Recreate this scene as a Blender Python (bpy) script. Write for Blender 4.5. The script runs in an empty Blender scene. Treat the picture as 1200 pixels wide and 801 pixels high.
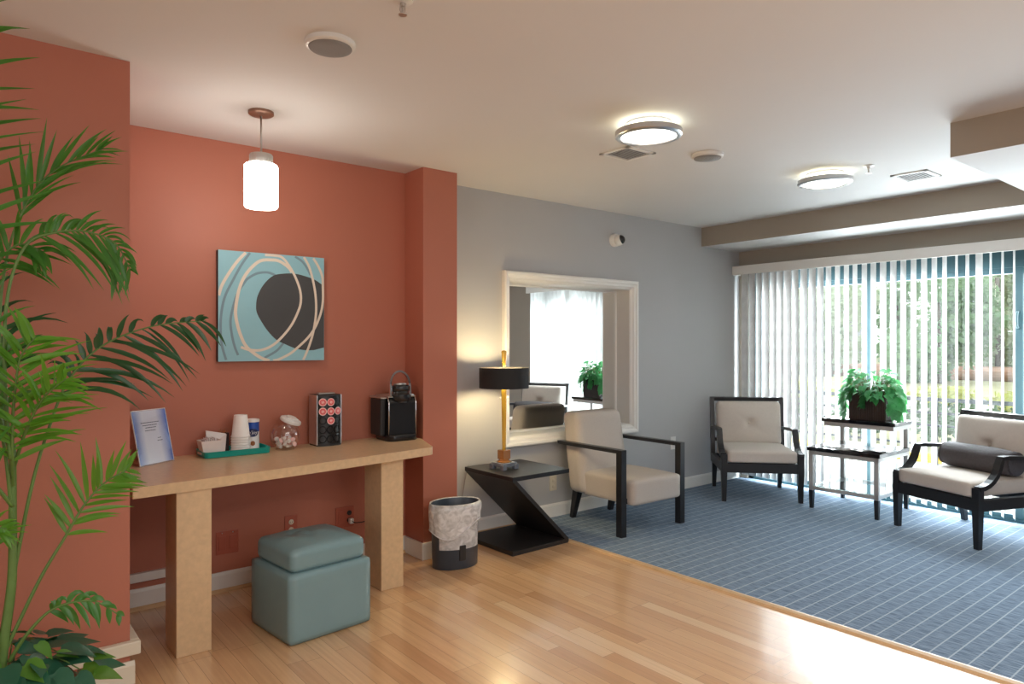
import bpy, bmesh, math, random
from mathutils import Vector, Matrix, Quaternion

# ------------------------------------------------------------------ camera, world, light, exposure
scene = bpy.context.scene
COL = scene.collection
PI = math.pi
R = math.radians
YAW = R(38.96)
cam_d = bpy.data.cameras.new('camera')
cam_d.sensor_fit = 'HORIZONTAL'
cam_d.sensor_width = 36.0
cam_d.lens = 808.4 / 1200 * 36
cam_d.shift_y = 2.3 / 1200
cam_d.clip_start = 0.05
cam = bpy.data.objects.new('camera', cam_d)
cam.location = (0, 0, 1.34)
cam.rotation_euler = (R(90), 0, -YAW)
COL.objects.link(cam)
scene.camera = cam

vs = scene.view_settings
scene.display_settings.display_device = 'sRGB'
vs.view_transform = 'Standard'
vs.look = 'None'
vs.gamma = 1.0
vs.use_curve_mapping = False
vs.exposure = 0.5
cy = scene.cycles
cy.use_denoising = True
cy.max_bounces = 10
cy.diffuse_bounces = 5
cy.glossy_bounces = 5
cy.transmission_bounces = 8
cy.transparent_max_bounces = 24
cy.caustics_reflective = False
cy.caustics_refractive = False
cy.sample_clamp_indirect = 6.0

world = bpy.data.worlds.new('overcast_sky')
scene.world = world
world.use_nodes = True
WN = world.node_tree
WN.nodes['Background'].inputs['Color'].default_value = (0.93, 0.97, 1.0, 1)
WN.nodes['Background'].inputs['Strength'].default_value = 1.7


def area(name, loc, rot, sx, sy, power, color):
    l = bpy.data.lights.new(name, 'AREA')
    l.shape = 'RECTANGLE'
    l.size, l.size_y = sx, sy
    l.energy = power
    l.color = color
    o = bpy.data.objects.new(name, l)
    o.location = loc
    o.rotation_euler = rot
    COL.objects.link(o)
    return o


# daylight of the sliding door
area('door_daylight', (6.36, 2.45, 1.05), (R(90), 0, R(90)), 2.7, 1.9, 350, (0.86, 0.93, 1.0))
# soft fill lights added in the unseen room behind the camera, no actual fixtures
area('rear_fill_light', (1.2, -3.7, 1.5), (R(90), 0, 0), 4.5, 1.8, 36, (0.95, 0.97, 1.0))
area('side_fill_light', (-3.4, 0.2, 1.5), (R(90), 0, R(-90)), 3.0, 1.8, 26, (1.0, 0.98, 0.96))
area('overhead_fill_light', (1.3, -0.6, 2.38), (0, 0, 0), 2.6, 1.6, 46, (1.0, 0.97, 0.92))


# ------------------------------------------------------------------ materials
def sc(r, g, b):
    f = lambda c: (c / 255 / 12.92) if c / 255 <= 0.04045 else ((c / 255 + 0.055) / 1.055) ** 2.4
    return (f(r), f(g), f(b), 1)


def mat(name, col, rough=0.5, metal=0.0, spec=0.5, var=0.0, vscale=20.0, bump=0.0, bscale=200.0, coat=0.0, emit=None, estr=0.0, trans=0.0):
    m = bpy.data.materials.new(name)
    m.use_nodes = True
    nt = m.node_tree
    b = nt.nodes['Principled BSDF']
    b.inputs['Base Color'].default_value = col
    b.inputs['Roughness'].default_value = rough
    b.inputs['Metallic'].default_value = metal
    b.inputs['Specular IOR Level'].default_value = spec
    b.inputs['Coat Weight'].default_value = coat
    b.inputs['Coat Roughness'].default_value = 0.1
    if trans:
        b.inputs['Transmission Weight'].default_value = trans
    if emit:
        b.inputs['Emission Color'].default_value = emit
        b.inputs['Emission Strength'].default_value = estr
    tc = nt.nodes.new('ShaderNodeTexCoord')
    if var:
        n = nt.nodes.new('ShaderNodeTexNoise')
        n.inputs['Scale'].default_value = vscale
        n.inputs['Detail'].default_value = 5
        nt.links.new(tc.outputs['Object'], n.inputs['Vector'])
        mx = nt.nodes.new('ShaderNodeMix')
        mx.data_type = 'RGBA'
        mx.inputs[6].default_value = tuple(max(0, c * (1 - var)) for c in col[:3]) + (1,)
        mx.inputs[7].default_value = tuple(min(1, c * (1 + var)) for c in col[:3]) + (1,)
        nt.links.new(n.outputs['Fac'], mx.inputs[0])
        nt.links.new(mx.outputs[2], b.inputs['Base Color'])
    if bump:
        n2 = nt.nodes.new('ShaderNodeTexNoise')
        n2.inputs['Scale'].default_value = bscale
        n2.inputs['Detail'].default_value = 3
        nt.links.new(tc.outputs['Object'], n2.inputs['Vector'])
        bp = nt.nodes.new('ShaderNodeBump')
        bp.inputs['Strength'].default_value = bump
        bp.inputs['Distance'].default_value = 0.01
        nt.links.new(n2.outputs['Fac'], bp.inputs['Height'])
        nt.links.new(bp.outputs['Normal'], b.inputs['Normal'])
    return m


def wood_floor_mat():
    m = mat('oak_planks', (0.5, 0.28, 0.12, 1), rough=0.27, coat=0.75)
    nt = m.node_tree
    b = nt.nodes['Principled BSDF']
    b.inputs['Coat Roughness'].default_value = 0.14
    geo = nt.nodes.new('ShaderNodeNewGeometry')
    sep = nt.nodes.new('ShaderNodeSeparateXYZ')
    com = nt.nodes.new('ShaderNodeCombineXYZ')
    nt.links.new(geo.outputs['Position'], sep.inputs[0])
    nt.links.new(sep.outputs['Y'], com.inputs['X'])
    nt.links.new(sep.outputs['X'], com.inputs['Y'])
    br = nt.nodes.new('ShaderNodeTexBrick')
    br.offset = 0.37
    br.offset_frequency = 3
    br.squash = 0.72
    br.squash_frequency = 4
    br.inputs['Color1'].default_value = (0.0, 0.0, 0.0, 1)
    br.inputs['Color2'].default_value = (1, 1, 1, 1)
    br.inputs['Mortar'].default_value = (0.5, 0.5, 0.5, 1)
    br.inputs['Scale'].default_value = 1.0
    br.inputs['Mortar Size'].default_value = 0.0009
    br.inputs['Mortar Smooth'].default_value = 0.4
    br.inputs['Bias'].default_value = 0.0
    br.inputs['Brick Width'].default_value = 0.78
    br.inputs['Row Height'].default_value = 0.072
    nt.links.new(com.outputs[0], br.inputs['Vector'])
    # per-plank tone
    ramp = nt.nodes.new('ShaderNodeValToRGB')
    e = ramp.color_ramp.elements
    e[0].position, e[0].color = 0.0, sc(198, 154, 112)
    e[1].position, e[1].color = 1.0, sc(232, 198, 158)
    x = ramp.color_ramp.elements.new(0.35); x.color = sc(224, 184, 140)
    x = ramp.color_ramp.elements.new(0.7); x.color = sc(214, 172, 128)
    nt.links.new(br.outputs['Color'], ramp.inputs[0])
    # grain
    mp = nt.nodes.new('ShaderNodeMapping')
    mp.inputs['Scale'].default_value = (55, 2.2, 1)
    nt.links.new(geo.outputs['Position'], mp.inputs[0])
    n = nt.nodes.new('ShaderNodeTexNoise')
    n.inputs['Scale'].default_value = 1.0
    n.inputs['Detail'].default_value = 6
    n.inputs['Distortion'].default_value = 0.6
    nt.links.new(mp.outputs[0], n.inputs['Vector'])
    mx = nt.nodes.new('ShaderNodeMix'); mx.data_type = 'RGBA'; mx.blend_type = 'MULTIPLY'
    mx.inputs[0].default_value = 0.32
    nt.links.new(ramp.outputs[0], mx.inputs[6])
    r2 = nt.nodes.new('ShaderNodeValToRGB')
    r2.color_ramp.elements[0].position = 0.3; r2.color_ramp.elements[0].color = (0.68, 0.59, 0.52, 1)
    r2.color_ramp.elements[1].position = 0.65; r2.color_ramp.elements[1].color = (1.1, 1.05, 1.0, 1)
    nt.links.new(n.outputs['Fac'], r2.inputs[0])
    nt.links.new(r2.outputs[0], mx.inputs[7])
    # seams
    mx2 = nt.nodes.new('ShaderNodeMix'); mx2.data_type = 'RGBA'
    mx2.inputs[7].default_value = (0.16, 0.085, 0.04, 1)
    sm = nt.nodes.new('ShaderNodeMath'); sm.operation = 'MULTIPLY'; sm.inputs[1].default_value = 0.8
    nt.links.new(br.outputs['Fac'], sm.inputs[0])
    nt.links.new(sm.outputs[0], mx2.inputs[0])
    nt.links.new(mx.outputs[2], mx2.inputs[6])
    nt.links.new(mx2.outputs[2], b.inputs['Base Color'])
    # slight unevenness of the lacquer
    n3 = nt.nodes.new('ShaderNodeTexNoise')
    n3.inputs['Scale'].default_value = 9
    nt.links.new(mp.outputs[0], n3.inputs['Vector'])
    n3.inputs['Scale'].default_value = 0.35
    bp = nt.nodes.new('ShaderNodeBump')
    bp.inputs['Strength'].default_value = 0.06
    bp.inputs['Distance'].default_value = 0.01
    nt.links.new(n3.outputs['Fac'], bp.inputs['Height'])
    nt.links.new(bp.outputs['Normal'], b.inputs['Normal'])
    return m


def carpet_mat():
    m = mat('blue_grey_carpet', (0.14, 0.19, 0.25, 1), rough=0.95, spec=0.1)
    nt = m.node_tree
    b = nt.nodes['Principled BSDF']
    geo = nt.nodes.new('ShaderNodeNewGeometry')
    sep = nt.nodes.new('ShaderNodeSeparateXYZ')
    nt.links.new(geo.outputs['Position'], sep.inputs[0])

    def line(axis, pitch, off, width):
        a = nt.nodes.new('ShaderNodeMath'); a.operation = 'ADD'; a.inputs[1].default_value = off + 100 * pitch
        nt.links.new(sep.outputs[axis], a.inputs[0])
        d = nt.nodes.new('ShaderNodeMath'); d.operation = 'DIVIDE'; d.inputs[1].default_value = pitch
        nt.links.new(a.outputs[0], d.inputs[0])
        fr = nt.nodes.new('ShaderNodeMath'); fr.operation = 'FRACT'
        nt.links.new(d.outputs[0], fr.inputs[0])
        lt = nt.nodes.new('ShaderNodeMath'); lt.operation = 'LESS_THAN'; lt.inputs[1].default_value = width
        nt.links.new(fr.outputs[0], lt.inputs[0])
        return lt
    l1 = line('Y', 0.0745, 0.006, 0.085)
    l2 = line('X', 0.0745, 0.02, 0.07)
    # woven slubs running across
    mp = nt.nodes.new('ShaderNodeMapping'); mp.inputs['Scale'].default_value = (150, 16, 1)
    nt.links.new(geo.outputs['Position'], mp.inputs[0])
    n = nt.nodes.new('ShaderNodeTexNoise'); n.inputs['Scale'].default_value = 1; n.inputs['Detail'].default_value = 3
    nt.links.new(mp.outputs[0], n.inputs['Vector'])
    ramp = nt.nodes.new('ShaderNodeValToRGB')
    e = ramp.color_ramp.elements
    e[0].position, e[0].color = 0.33, sc(90, 107, 126)
    e[1].position, e[1].color = 0.68, sc(136, 155, 176)
    nt.links.new(n.outputs['Fac'], ramp.inputs[0])
    m1 = nt.nodes.new('ShaderNodeMix'); m1.data_type = 'RGBA'
    m1.inputs[7].default_value = sc(180, 192, 203)
    s1 = nt.nodes.new('ShaderNodeMath'); s1.operation = 'MULTIPLY'; s1.inputs[1].default_value = 0.75
    nt.links.new(l1.outputs[0], s1.inputs[0]); nt.links.new(s1.outputs[0], m1.inputs[0])
    nt.links.new(ramp.outputs[0], m1.inputs[6])
    m2 = nt.nodes.new('ShaderNodeMix'); m2.data_type = 'RGBA'
    m2.inputs[7].default_value = sc(158, 172, 186)
    s2 = nt.nodes.new('ShaderNodeMath'); s2.operation = 'MULTIPLY'; s2.inputs[1].default_value = 0.45
    nt.links.new(l2.outputs[0], s2.inputs[0]); nt.links.new(s2.outputs[0], m2.inputs[0])
    nt.links.new(m1.outputs[2], m2.inputs[6])
    nt.links.new(m2.outputs[2], b.inputs['Base Color'])
    bp = nt.nodes.new('ShaderNodeBump'); bp.inputs['Strength'].default_value = 0.4; bp.inputs['Distance'].default_value = 0.004
    nt.links.new(n.outputs['Fac'], bp.inputs['Height']); nt.links.new(bp.outputs['Normal'], b.inputs['Normal'])
    return m


def glass_mat(name, tint=(1, 1, 1, 1), refl=0.08, rough=0.02):
    """thin clear pane: mostly see-through with a mirror sheen"""
    m = bpy.data.materials.new(name)
    m.use_nodes = True
    nt = m.node_tree
    nt.nodes.clear()
    out = nt.nodes.new('ShaderNodeOutputMaterial')
    tr = nt.nodes.new('ShaderNodeBsdfTransparent'); tr.inputs[0].default_value = tint
    gl = nt.nodes.new('ShaderNodeBsdfGlossy'); gl.inputs['Roughness'].default_value = rough
    fr = nt.nodes.new('ShaderNodeFresnel'); fr.inputs[0].default_value = 1.45
    a0 = nt.nodes.new('ShaderNodeMath'); a0.operation = 'ADD'; a0.inputs[1].default_value = refl - 0.04; a0.use_clamp = True
    nt.links.new(fr.outputs[0], a0.inputs[0])
    ge = nt.nodes.new('ShaderNodeNewGeometry')
    iv = nt.nodes.new('ShaderNodeMath'); iv.operation = 'SUBTRACT'; iv.inputs[0].default_value = 1.0
    nt.links.new(ge.outputs['Backfacing'], iv.inputs[1])
    ad = nt.nodes.new('ShaderNodeMath'); ad.operation = 'MULTIPLY'      # only the outer face of a pane reflects
    nt.links.new(a0.outputs[0], ad.inputs[0]); nt.links.new(iv.outputs[0], ad.inputs[1])
    mx = nt.nodes.new('ShaderNodeMixShader')
    nt.links.new(ad.outputs[0], mx.inputs[0])
    nt.links.new(tr.outputs[0], mx.inputs[1]); nt.links.new(gl.outputs[0], mx.inputs[2])
    nt.links.new(mx.outputs[0], out.inputs[0])
    return m


def leaf_mat(name, col, trans=(0.2, 0.5, 0.05), tw=0.3, rough=0.45):
    m = mat(name, col, rough=rough, var=0.35, vscale=9)
    nt = m.node_tree
    b = nt.nodes['Principled BSDF']
    out = [n for n in nt.nodes if n.type == 'OUTPUT_MATERIAL'][0]
    t = nt.nodes.new('ShaderNodeBsdfTranslucent'); t.inputs[0].default_value = tuple(trans) + (1,)
    mx = nt.nodes.new('ShaderNodeMixShader'); mx.inputs[0].default_value = tw
    nt.links.new(b.outputs[0], mx.inputs[1]); nt.links.new(t.outputs[0], mx.inputs[2])
    nt.links.new(mx.outputs[0], out.inputs[0])
    return m


def vane_mat():
    m = leaf_mat('white_blind_fabric', (0.70, 0.695, 0.685, 1), (0.8, 0.8, 0.79), 0.08, 0.6)
    return m


M = {}
M['coral'] = mat('coral_paint', (0.44, 0.150, 0.094, 1), rough=0.55, var=0.03, vscale=3, bump=0.05, bscale=300)
M['grey'] = mat('grey_paint', (0.43, 0.43, 0.435, 1), rough=0.6, var=0.02, vscale=3, bump=0.04, bscale=300)
M['taupe'] = mat('taupe_paint', (0.33, 0.29, 0.24, 1), rough=0.6, var=0.03, vscale=3)
M['ceil'] = mat('ceiling_paint', (0.68, 0.675, 0.67, 1), rough=0.85, var=0.02, vscale=2)
M['white'] = mat('white_trim_paint', (0.78, 0.77, 0.74, 1), rough=0.4, var=0.02)
M['cream'] = mat('white_trim_lit_cream', (0.72, 0.66, 0.54, 1), rough=0.4, var=0.03)  # white trim as well; the different lighting is tinted into its colour
M['oak'] = wood_floor_mat()
M['oaktrim'] = mat('oak_trim', sc(208, 174, 132), rough=0.35, var=0.2, vscale=15)
M['carpet'] = carpet_mat()
M['black'] = mat('black_lacquered_wood', (0.012, 0.012, 0.014, 1), rough=0.35, var=0.3, vscale=30)
M['blackmatte'] = mat('black_stained_wood', (0.016, 0.014, 0.014, 1), rough=0.5, var=0.4, vscale=40)
M['plastic'] = mat('black_plastic', (0.012, 0.012, 0.013, 1), rough=0.25, spec=0.5)
M['plasticm'] = mat('black_matte_plastic', (0.02, 0.02, 0.021, 1), rough=0.55)
M['silver'] = mat('silver_metal', (0.62, 0.62, 0.63, 1), rough=0.3, metal=1.0)
M['satin'] = mat('satin_nickel', (0.55, 0.53, 0.5, 1), rough=0.35, metal=0.9)
M['chrome'] = mat('chrome', (0.8, 0.8, 0.82, 1), rough=0.08, metal=1.0)
M['lamin'] = mat('mottled_tan_laminate', sc(212, 182, 144), rough=0.3, var=0.18, vscale=42, bump=0.02)
M['teal'] = mat('blue_grey_leatherette', sc(120, 150, 156), rough=0.3, var=0.06, vscale=6, bump=0.12, bscale=9)
M['fabric'] = mat('oatmeal_fabric', (0.50, 0.455, 0.415, 1), rough=0.9, spec=0.2, var=0.09, vscale=120, bump=0.15, bscale=400)
M['cushion'] = mat('beige_cushion_fabric', (0.60, 0.54, 0.485, 1), rough=0.85, spec=0.2, var=0.06, vscale=60, bump=0.1, bscale=300)
M['bolster'] = mat('charcoal_brown_velvet', (0.075, 0.065, 0.068, 1), rough=0.8, var=0.25, vscale=60, bump=0.2, bscale=60)
M['mirror'] = mat('mirror_silvering', (0.88, 0.9, 0.89, 1), rough=0.0, metal=1.0)
M['glass'] = glass_mat('window_glass', (0.96, 0.98, 0.97, 1), 0.05)
M['jarglass'] = glass_mat('jar_glass', (0.96, 0.97, 0.97, 1), 0.16, 0.03)
M['shelfglass'] = glass_mat('shelf_glass', (0.9, 0.95, 0.95, 1), 0.14)
M['acrylic'] = glass_mat('acrylic', (0.98, 0.98, 0.99, 1), 0.06)
M['liner'] = glass_mat('clear_bin_liner', (0.80, 0.81, 0.83, 1), 0.10, 0.25)
_nt = M['liner'].node_tree
_o = [n for n in _nt.nodes if n.type == 'OUTPUT_MATERIAL'][0]
_src = _o.inputs[0].links[0].from_socket
_df = _nt.nodes.new('ShaderNodeBsdfDiffuse'); _df.inputs[0].default_value = (0.9, 0.91, 0.93, 1)
_nz = _nt.nodes.new('ShaderNodeTexNoise'); _nz.inputs['Scale'].default_value = 7; _nz.inputs['Detail'].default_value = 2; _nz.inputs['Distortion'].default_value = 1.2
_rp = _nt.nodes.new('ShaderNodeValToRGB'); _rp.color_ramp.elements[0].position = .35; _rp.color_ramp.elements[0].color = (.45, .45, .45, 1); _rp.color_ramp.elements[1].position = .7; _rp.color_ramp.elements[1].color = (.75, .75, .75, 1)
_nt.links.new(_nz.outputs['Fac'], _rp.inputs[0])
_mx = _nt.nodes.new('ShaderNodeMixShader')
_nt.links.new(_rp.outputs[0], _mx.inputs[0]); _nt.links.new(_src, _mx.inputs[1]); _nt.links.new(_df.outputs[0], _mx.inputs[2])
_nt.links.new(_mx.outputs[0], _o.inputs[0])
M['frame'] = mat('teal_grey_aluminium', sc(40, 74, 82), rough=0.45)
M['vane'] = vane_mat()
M['valance'] = mat('white_blind_rail', (0.74, 0.72, 0.68, 1), rough=0.5)
M['paper'] = mat('white_paper', (0.82, 0.81, 0.8, 1), rough=0.6, var=0.02)
M['pinkpaper'] = mat('pinkish_white_paper', (0.78, 0.70, 0.67, 1), rough=0.7, var=0.03)
M['foam'] = mat('white_foam', (0.85, 0.84, 0.82, 1), rough=0.55)
M['tray'] = mat('teal_plastic', sc(16, 158, 148), rough=0.3)
M['ink'] = mat('dark_ink', (0.05, 0.06, 0.1, 1), rough=0.6)
M['navy'] = mat('navy_print', sc(20, 34, 86), rough=0.35)
M['blue'] = mat('blue_print', sc(34, 78, 168), rough=0.35)
M['brown'] = mat('brown_print', sc(150, 90, 45), rough=0.5)
M['pod_rim'] = mat('pale_pink_foil', sc(250, 206, 202), rough=0.4)
M['pod_red'] = mat('coral_red_print', sc(226, 100, 104), rough=0.4)
M['pink'] = mat('pink_packet', sc(226, 170, 165), rough=0.6)
M['amber'] = mat('amber_glass', (0.85, 0.50, 0.05, 1), rough=0.08, spec=0.8, trans=0.6)
M['copper'] = mat('copper_amber_glass', (0.62, 0.25, 0.06, 1), rough=0.1, spec=0.8, trans=0.55)
M['lampbase'] = mat('grey_marble', sc(112, 118, 128), rough=0.2, var=0.25, vscale=30)
M['shade'] = mat('black_lamp_fabric', (0.01, 0.011, 0.013, 1), rough=0.75)
M['shadein'] = mat('dark_shade_lining', (0.05, 0.045, 0.04, 1), rough=0.5)
M['bulb'] = mat('lit_bulb', (1, 1, 1, 1), emit=(1.0, 0.86, 0.55, 1), estr=8)
M['diffuser'] = mat('lit_ceiling_diffuser', (1, 1, 1, 1), emit=(1.0, 0.97, 0.86, 1), estr=5)
M['diffside'] = mat('lit_diffuser_rim', (1, 1, 1, 1), emit=(1.0, 0.95, 0.6, 1), estr=8)
M['pendglass'] = mat('lit_opal_glass', (1, 1, 1, 1), emit=(1.0, 0.94, 0.85, 1), estr=14)
M['grille'] = mat('grey_speaker_grille', (0.26, 0.255, 0.25, 1), rough=0.7, bump=0.4, bscale=900)
M['vent'] = mat('grey_vent_metal', (0.60, 0.60, 0.60, 1), rough=0.5)
M['camwhite'] = mat('white_plastic', (0.72, 0.72, 0.7, 1), rough=0.4)
M['beigeplate'] = mat('beige_plate', (0.62, 0.56, 0.45, 1), rough=0.4)
M['dark'] = mat('dark_slot', (0.02, 0.02, 0.02, 1), rough=0.6)
M['bin'] = mat('dark_blue_grey_bin_plastic', (0.04, 0.055, 0.078, 1), rough=0.35)
M['cord'] = mat('clear_grey_cord', (0.35, 0.34, 0.33, 1), rough=0.4)
M['planter'] = mat('dark_brown_ribbed_wood', (0.035, 0.022, 0.018, 1), rough=0.4, var=0.3, vscale=40)
M['soil'] = mat('dark_soil', (0.03, 0.02, 0.014, 1), rough=0.95)
M['pothos'] = leaf_mat('pothos_leaf', (0.085, 0.36, 0.14, 1), (0.18, 0.62, 0.22), 0.4)
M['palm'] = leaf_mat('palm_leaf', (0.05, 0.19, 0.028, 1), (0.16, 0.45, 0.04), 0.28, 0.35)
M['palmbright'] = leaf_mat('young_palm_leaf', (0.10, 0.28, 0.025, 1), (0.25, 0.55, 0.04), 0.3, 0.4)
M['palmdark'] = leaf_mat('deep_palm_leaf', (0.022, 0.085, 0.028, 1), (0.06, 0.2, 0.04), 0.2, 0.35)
M['stem'] = mat('green_palm_stem', (0.11, 0.20, 0.045, 1), rough=0.5, var=0.3, vscale=14)
M['ivy'] = leaf_mat('dark_ivy_leaf', (0.03, 0.125, 0.075, 1), (0.06, 0.25, 0.08), 0.2, 0.3)
M['ivylight'] = leaf_mat('light_ivy_leaf', (0.10, 0.26, 0.035, 1), (0.25, 0.5, 0.05), 0.3, 0.4)
M['basket'] = mat('brown_wicker', (0.16, 0.085, 0.04, 1), rough=0.7, var=0.4, vscale=60, bump=0.5, bscale=90)
M['art_blue'] = mat('pale_blue_art_paint', sc(142, 192, 205), rough=0.6, var=0.05, vscale=8)
M['art_dark'] = mat('charcoal_art_paint', sc(66, 68, 70), rough=0.6)
M['art_cream'] = mat('cream_art_paint', sc(222, 210, 194), rough=0.6)
M['art_grey'] = mat('slate_art_paint', sc(118, 146, 160), rough=0.6)
M['art_edge'] = mat('dark_canvas_edge', (0.05, 0.045, 0.045, 1), rough=0.6)
M['lawn'] = mat('pale_lawn', sc(176, 170, 132), rough=0.95, var=0.2, vscale=1)
M['patio'] = mat('pale_concrete', sc(178, 175, 168), rough=0.9, var=0.06, vscale=3)
M['asphalt'] = mat('pale_road', sc(166, 162, 156), rough=0.9, var=0.05)
M['mulch'] = mat('red_brown_mulch', sc(176, 140, 118), rough=0.95, var=0.2, vscale=4)
M['kerb'] = mat('yellow_kerb_paint', sc(240, 196, 40), rough=0.7)
M['hedge'] = leaf_mat('hedge_leaf', (0.07, 0.15, 0.07, 1), (0.2, 0.35, 0.1), 0.3)
M['hedgeyellow'] = leaf_mat('yellow_green_hedge_leaf', (0.40, 0.42, 0.10, 1), (0.6, 0.6, 0.15), 0.3)
M['tree'] = leaf_mat('tree_leaf', (0.22, 0.36, 0.19, 1), (0.4, 0.55, 0.32), 0.4)
M['treepale'] = leaf_mat('pale_tree_leaf', (0.42, 0.50, 0.33, 1), (0.6, 0.66, 0.5), 0.4)
M['bark'] = mat('grey_bark', (0.20, 0.17, 0.14, 1), rough=0.9, var=0.3)
M['siding'] = mat('pale_siding', sc(150, 152, 156), rough=0.8, var=0.03)
M['roofgrey'] = mat('grey_shingles', sc(150, 150, 158), rough=0.9, var=0.1)
M['winblue'] = mat('house_window_glass', sc(110, 125, 135), rough=0.2)
M['rail'] = mat('dark_rail_metal', (0.03, 0.035, 0.04, 1), rough=0.5)


# ------------------------------------------------------------------ mesh helpers
class MB:
    def __init__(self):
        self.bm = bmesh.new()
        self.mi = 0

    def _fin(self, verts):
        s = set(verts)
        for v in verts:
            for f in v.link_faces:
                if all(w in s for w in f.verts):
                    f.material_index = self.mi

    def box(self, x0, x1, y0, y1, z0, z1, bev=0.0, seg=2, mtx=None):
        g = bmesh.ops.create_cube(self.bm, size=1.0)
        vs_ = g['verts']
        for v in vs_:
            v.co = Vector((x0 + (v.co.x + .5) * (x1 - x0), y0 + (v.co.y + .5) * (y1 - y0), z0 + (v.co.z + .5) * (z1 - z0)))
        fs = set(f for v in vs_ for f in v.link_faces)
        for f in fs:
            f.material_index = self.mi
        if bev > 0:
            es = list(set(e for v in vs_ for e in v.link_edges))
            r = bmesh.ops.bevel(self.bm, geom=es, offset=bev, segments=seg, affect='EDGES', profile=0.5)
            vs_ = list(set(v for f in r['faces'] for v in f.verts) | set(v for v in vs_ if v.is_valid))
            for f in r['faces']:
                f.material_index = self.mi
        if mtx is not None:
            for v in vs_:
                v.co = mtx @ v.co
        return vs_

    def rbox(self, half, r, n=10, fn=None, mtx=None):
        """soft box (cushion) centred on the origin; fn(co)->co reshapes it"""
        hx, hy, hz = half
        vm = {}
        def V(i, j, k):
            key = (i, j, k)
            if key not in vm:
                q = Vector((hx * (2 * i / n - 1), hy * (2 * j / n - 1), hz * (2 * k / n - 1)))
                c = Vector((max(-hx + r, min(hx - r, q.x)), max(-hy + r, min(hy - r, q.y)), max(-hz + r, min(hz - r, q.z))))
                d = q - c
                p = c + d.normalized() * r if d.length > 1e-9 else q
                if fn:
                    p = fn(p)
                if mtx is not None:
                    p = mtx @ p
                vm[key] = self.bm.verts.new(p)
            return vm[key]
        fs = []
        for a in range(n):
            for b in range(n):
                for quad in (((a, b, 0), (a, b + 1, 0), (a + 1, b + 1, 0), (a + 1, b, 0)),
                             ((a, b, n), (a + 1, b, n), (a + 1, b + 1, n), (a, b + 1, n)),
                             ((a, 0, b), (a + 1, 0, b), (a + 1, 0, b + 1), (a, 0, b + 1)),
                             ((a, n, b), (a, n, b + 1), (a + 1, n, b + 1), (a + 1, n, b)),
                             ((0, a, b), (0, a, b + 1), (0, a + 1, b + 1), (0, a + 1, b)),
                             ((n, a, b), (n, a + 1, b), (n, a + 1, b + 1), (n, a, b + 1))):
                    f = self.bm.faces.new([V(*q) for q in quad])
                    f.material_index = self.mi
                    f.smooth = True
                    fs.append(f)

    def lathe(self, prof, cx=0, cy=0, n=32, sx=1.0, sy=1.0, cap0=True, cap1=True, mtx=None, arc=None):
        rings = []
        for r, z in prof:
            ring = []
            for i in range(n):
                a = 2 * PI * i / n
                p = Vector((cx + r * sx * math.cos(a), cy + r * sy * math.sin(a), z))
                if mtx is not None:
                    p = mtx @ p
                ring.append(self.bm.verts.new(p))
            rings.append(ring)
        for a, b in zip(rings, rings[1:]):
            for i in range(n):
                f = self.bm.faces.new((a[i], a[(i + 1) % n], b[(i + 1) % n], b[i]))
                f.smooth = True
                f.material_index = self.mi
        if cap0:
            f = self.bm.faces.new(list(reversed(rings[0]))); f.material_index = self.mi
        if cap1:
            f = self.bm.faces.new(rings[-1]); f.material_index = self.mi

    def tube(self, pts, r, n=8, caps=True):
        pts = [Vector(p) for p in pts]
        rs = r if isinstance(r, (list, tuple)) else [r] * len(pts)
        rings = []
        prev = None
        for i, p in enumerate(pts):
            t = (pts[min(i + 1, len(pts) - 1)] - pts[max(i - 1, 0)]).normalized()
            if prev is None:
                up = Vector((0, 0, 1)) if abs(t.z) < 0.9 else Vector((1, 0, 0))
                a = t.cross(up).normalized()
            else:
                a = (prev - t * prev.dot(t)).normalized()
            b = t.cross(a).normalized()
            prev = a
            rings.append([self.bm.verts.new(p + (a * math.cos(2 * PI * k / n) + b * math.sin(2 * PI * k / n)) * rs[i]) for k in range(n)])
        for a, b in zip(rings, rings[1:]):
            for k in range(n):
                f = self.bm.faces.new((a[k], a[(k + 1) % n], b[(k + 1) % n], b[k]))
                f.smooth = True; f.material_index = self.mi
        if caps:
            f = self.bm.faces.new(list(reversed(rings[0]))); f.material_index = self.mi
            f = self.bm.faces.new(rings[-1]); f.material_index = self.mi

    def bar(self, pts, w, h, side, bev=0):
        """square bar swept along pts; side = horizontal width direction"""
        pts = [Vector(p) for p in pts]
        side = Vector(side).normalized()
        ws = w if isinstance(w, (list, tuple)) else [w] * len(pts)
        hs = h if isinstance(h, (list, tuple)) else [h] * len(pts)
        rings = []
        for i, p in enumerate(pts):
            t = (pts[min(i + 1, len(pts) - 1)] - pts[max(i - 1, 0)]).normalized()
            b = t.cross(side).normalized()
            a = side
            rings.append([self.bm.verts.new(p + a * sx * ws[i] / 2 + b * sy * hs[i] / 2) for sx, sy in ((-1, -1), (1, -1), (1, 1), (-1, 1))])
        for a, b in zip(rings, rings[1:]):
            for k in range(4):
                f = self.bm.faces.new((a[k], a[(k + 1) % 4], b[(k + 1) % 4], b[k])); f.material_index = self.mi
        f = self.bm.faces.new(list(reversed(rings[0]))); f.material_index = self.mi
        f = self.bm.faces.new(rings[-1]); f.material_index = self.mi

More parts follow.
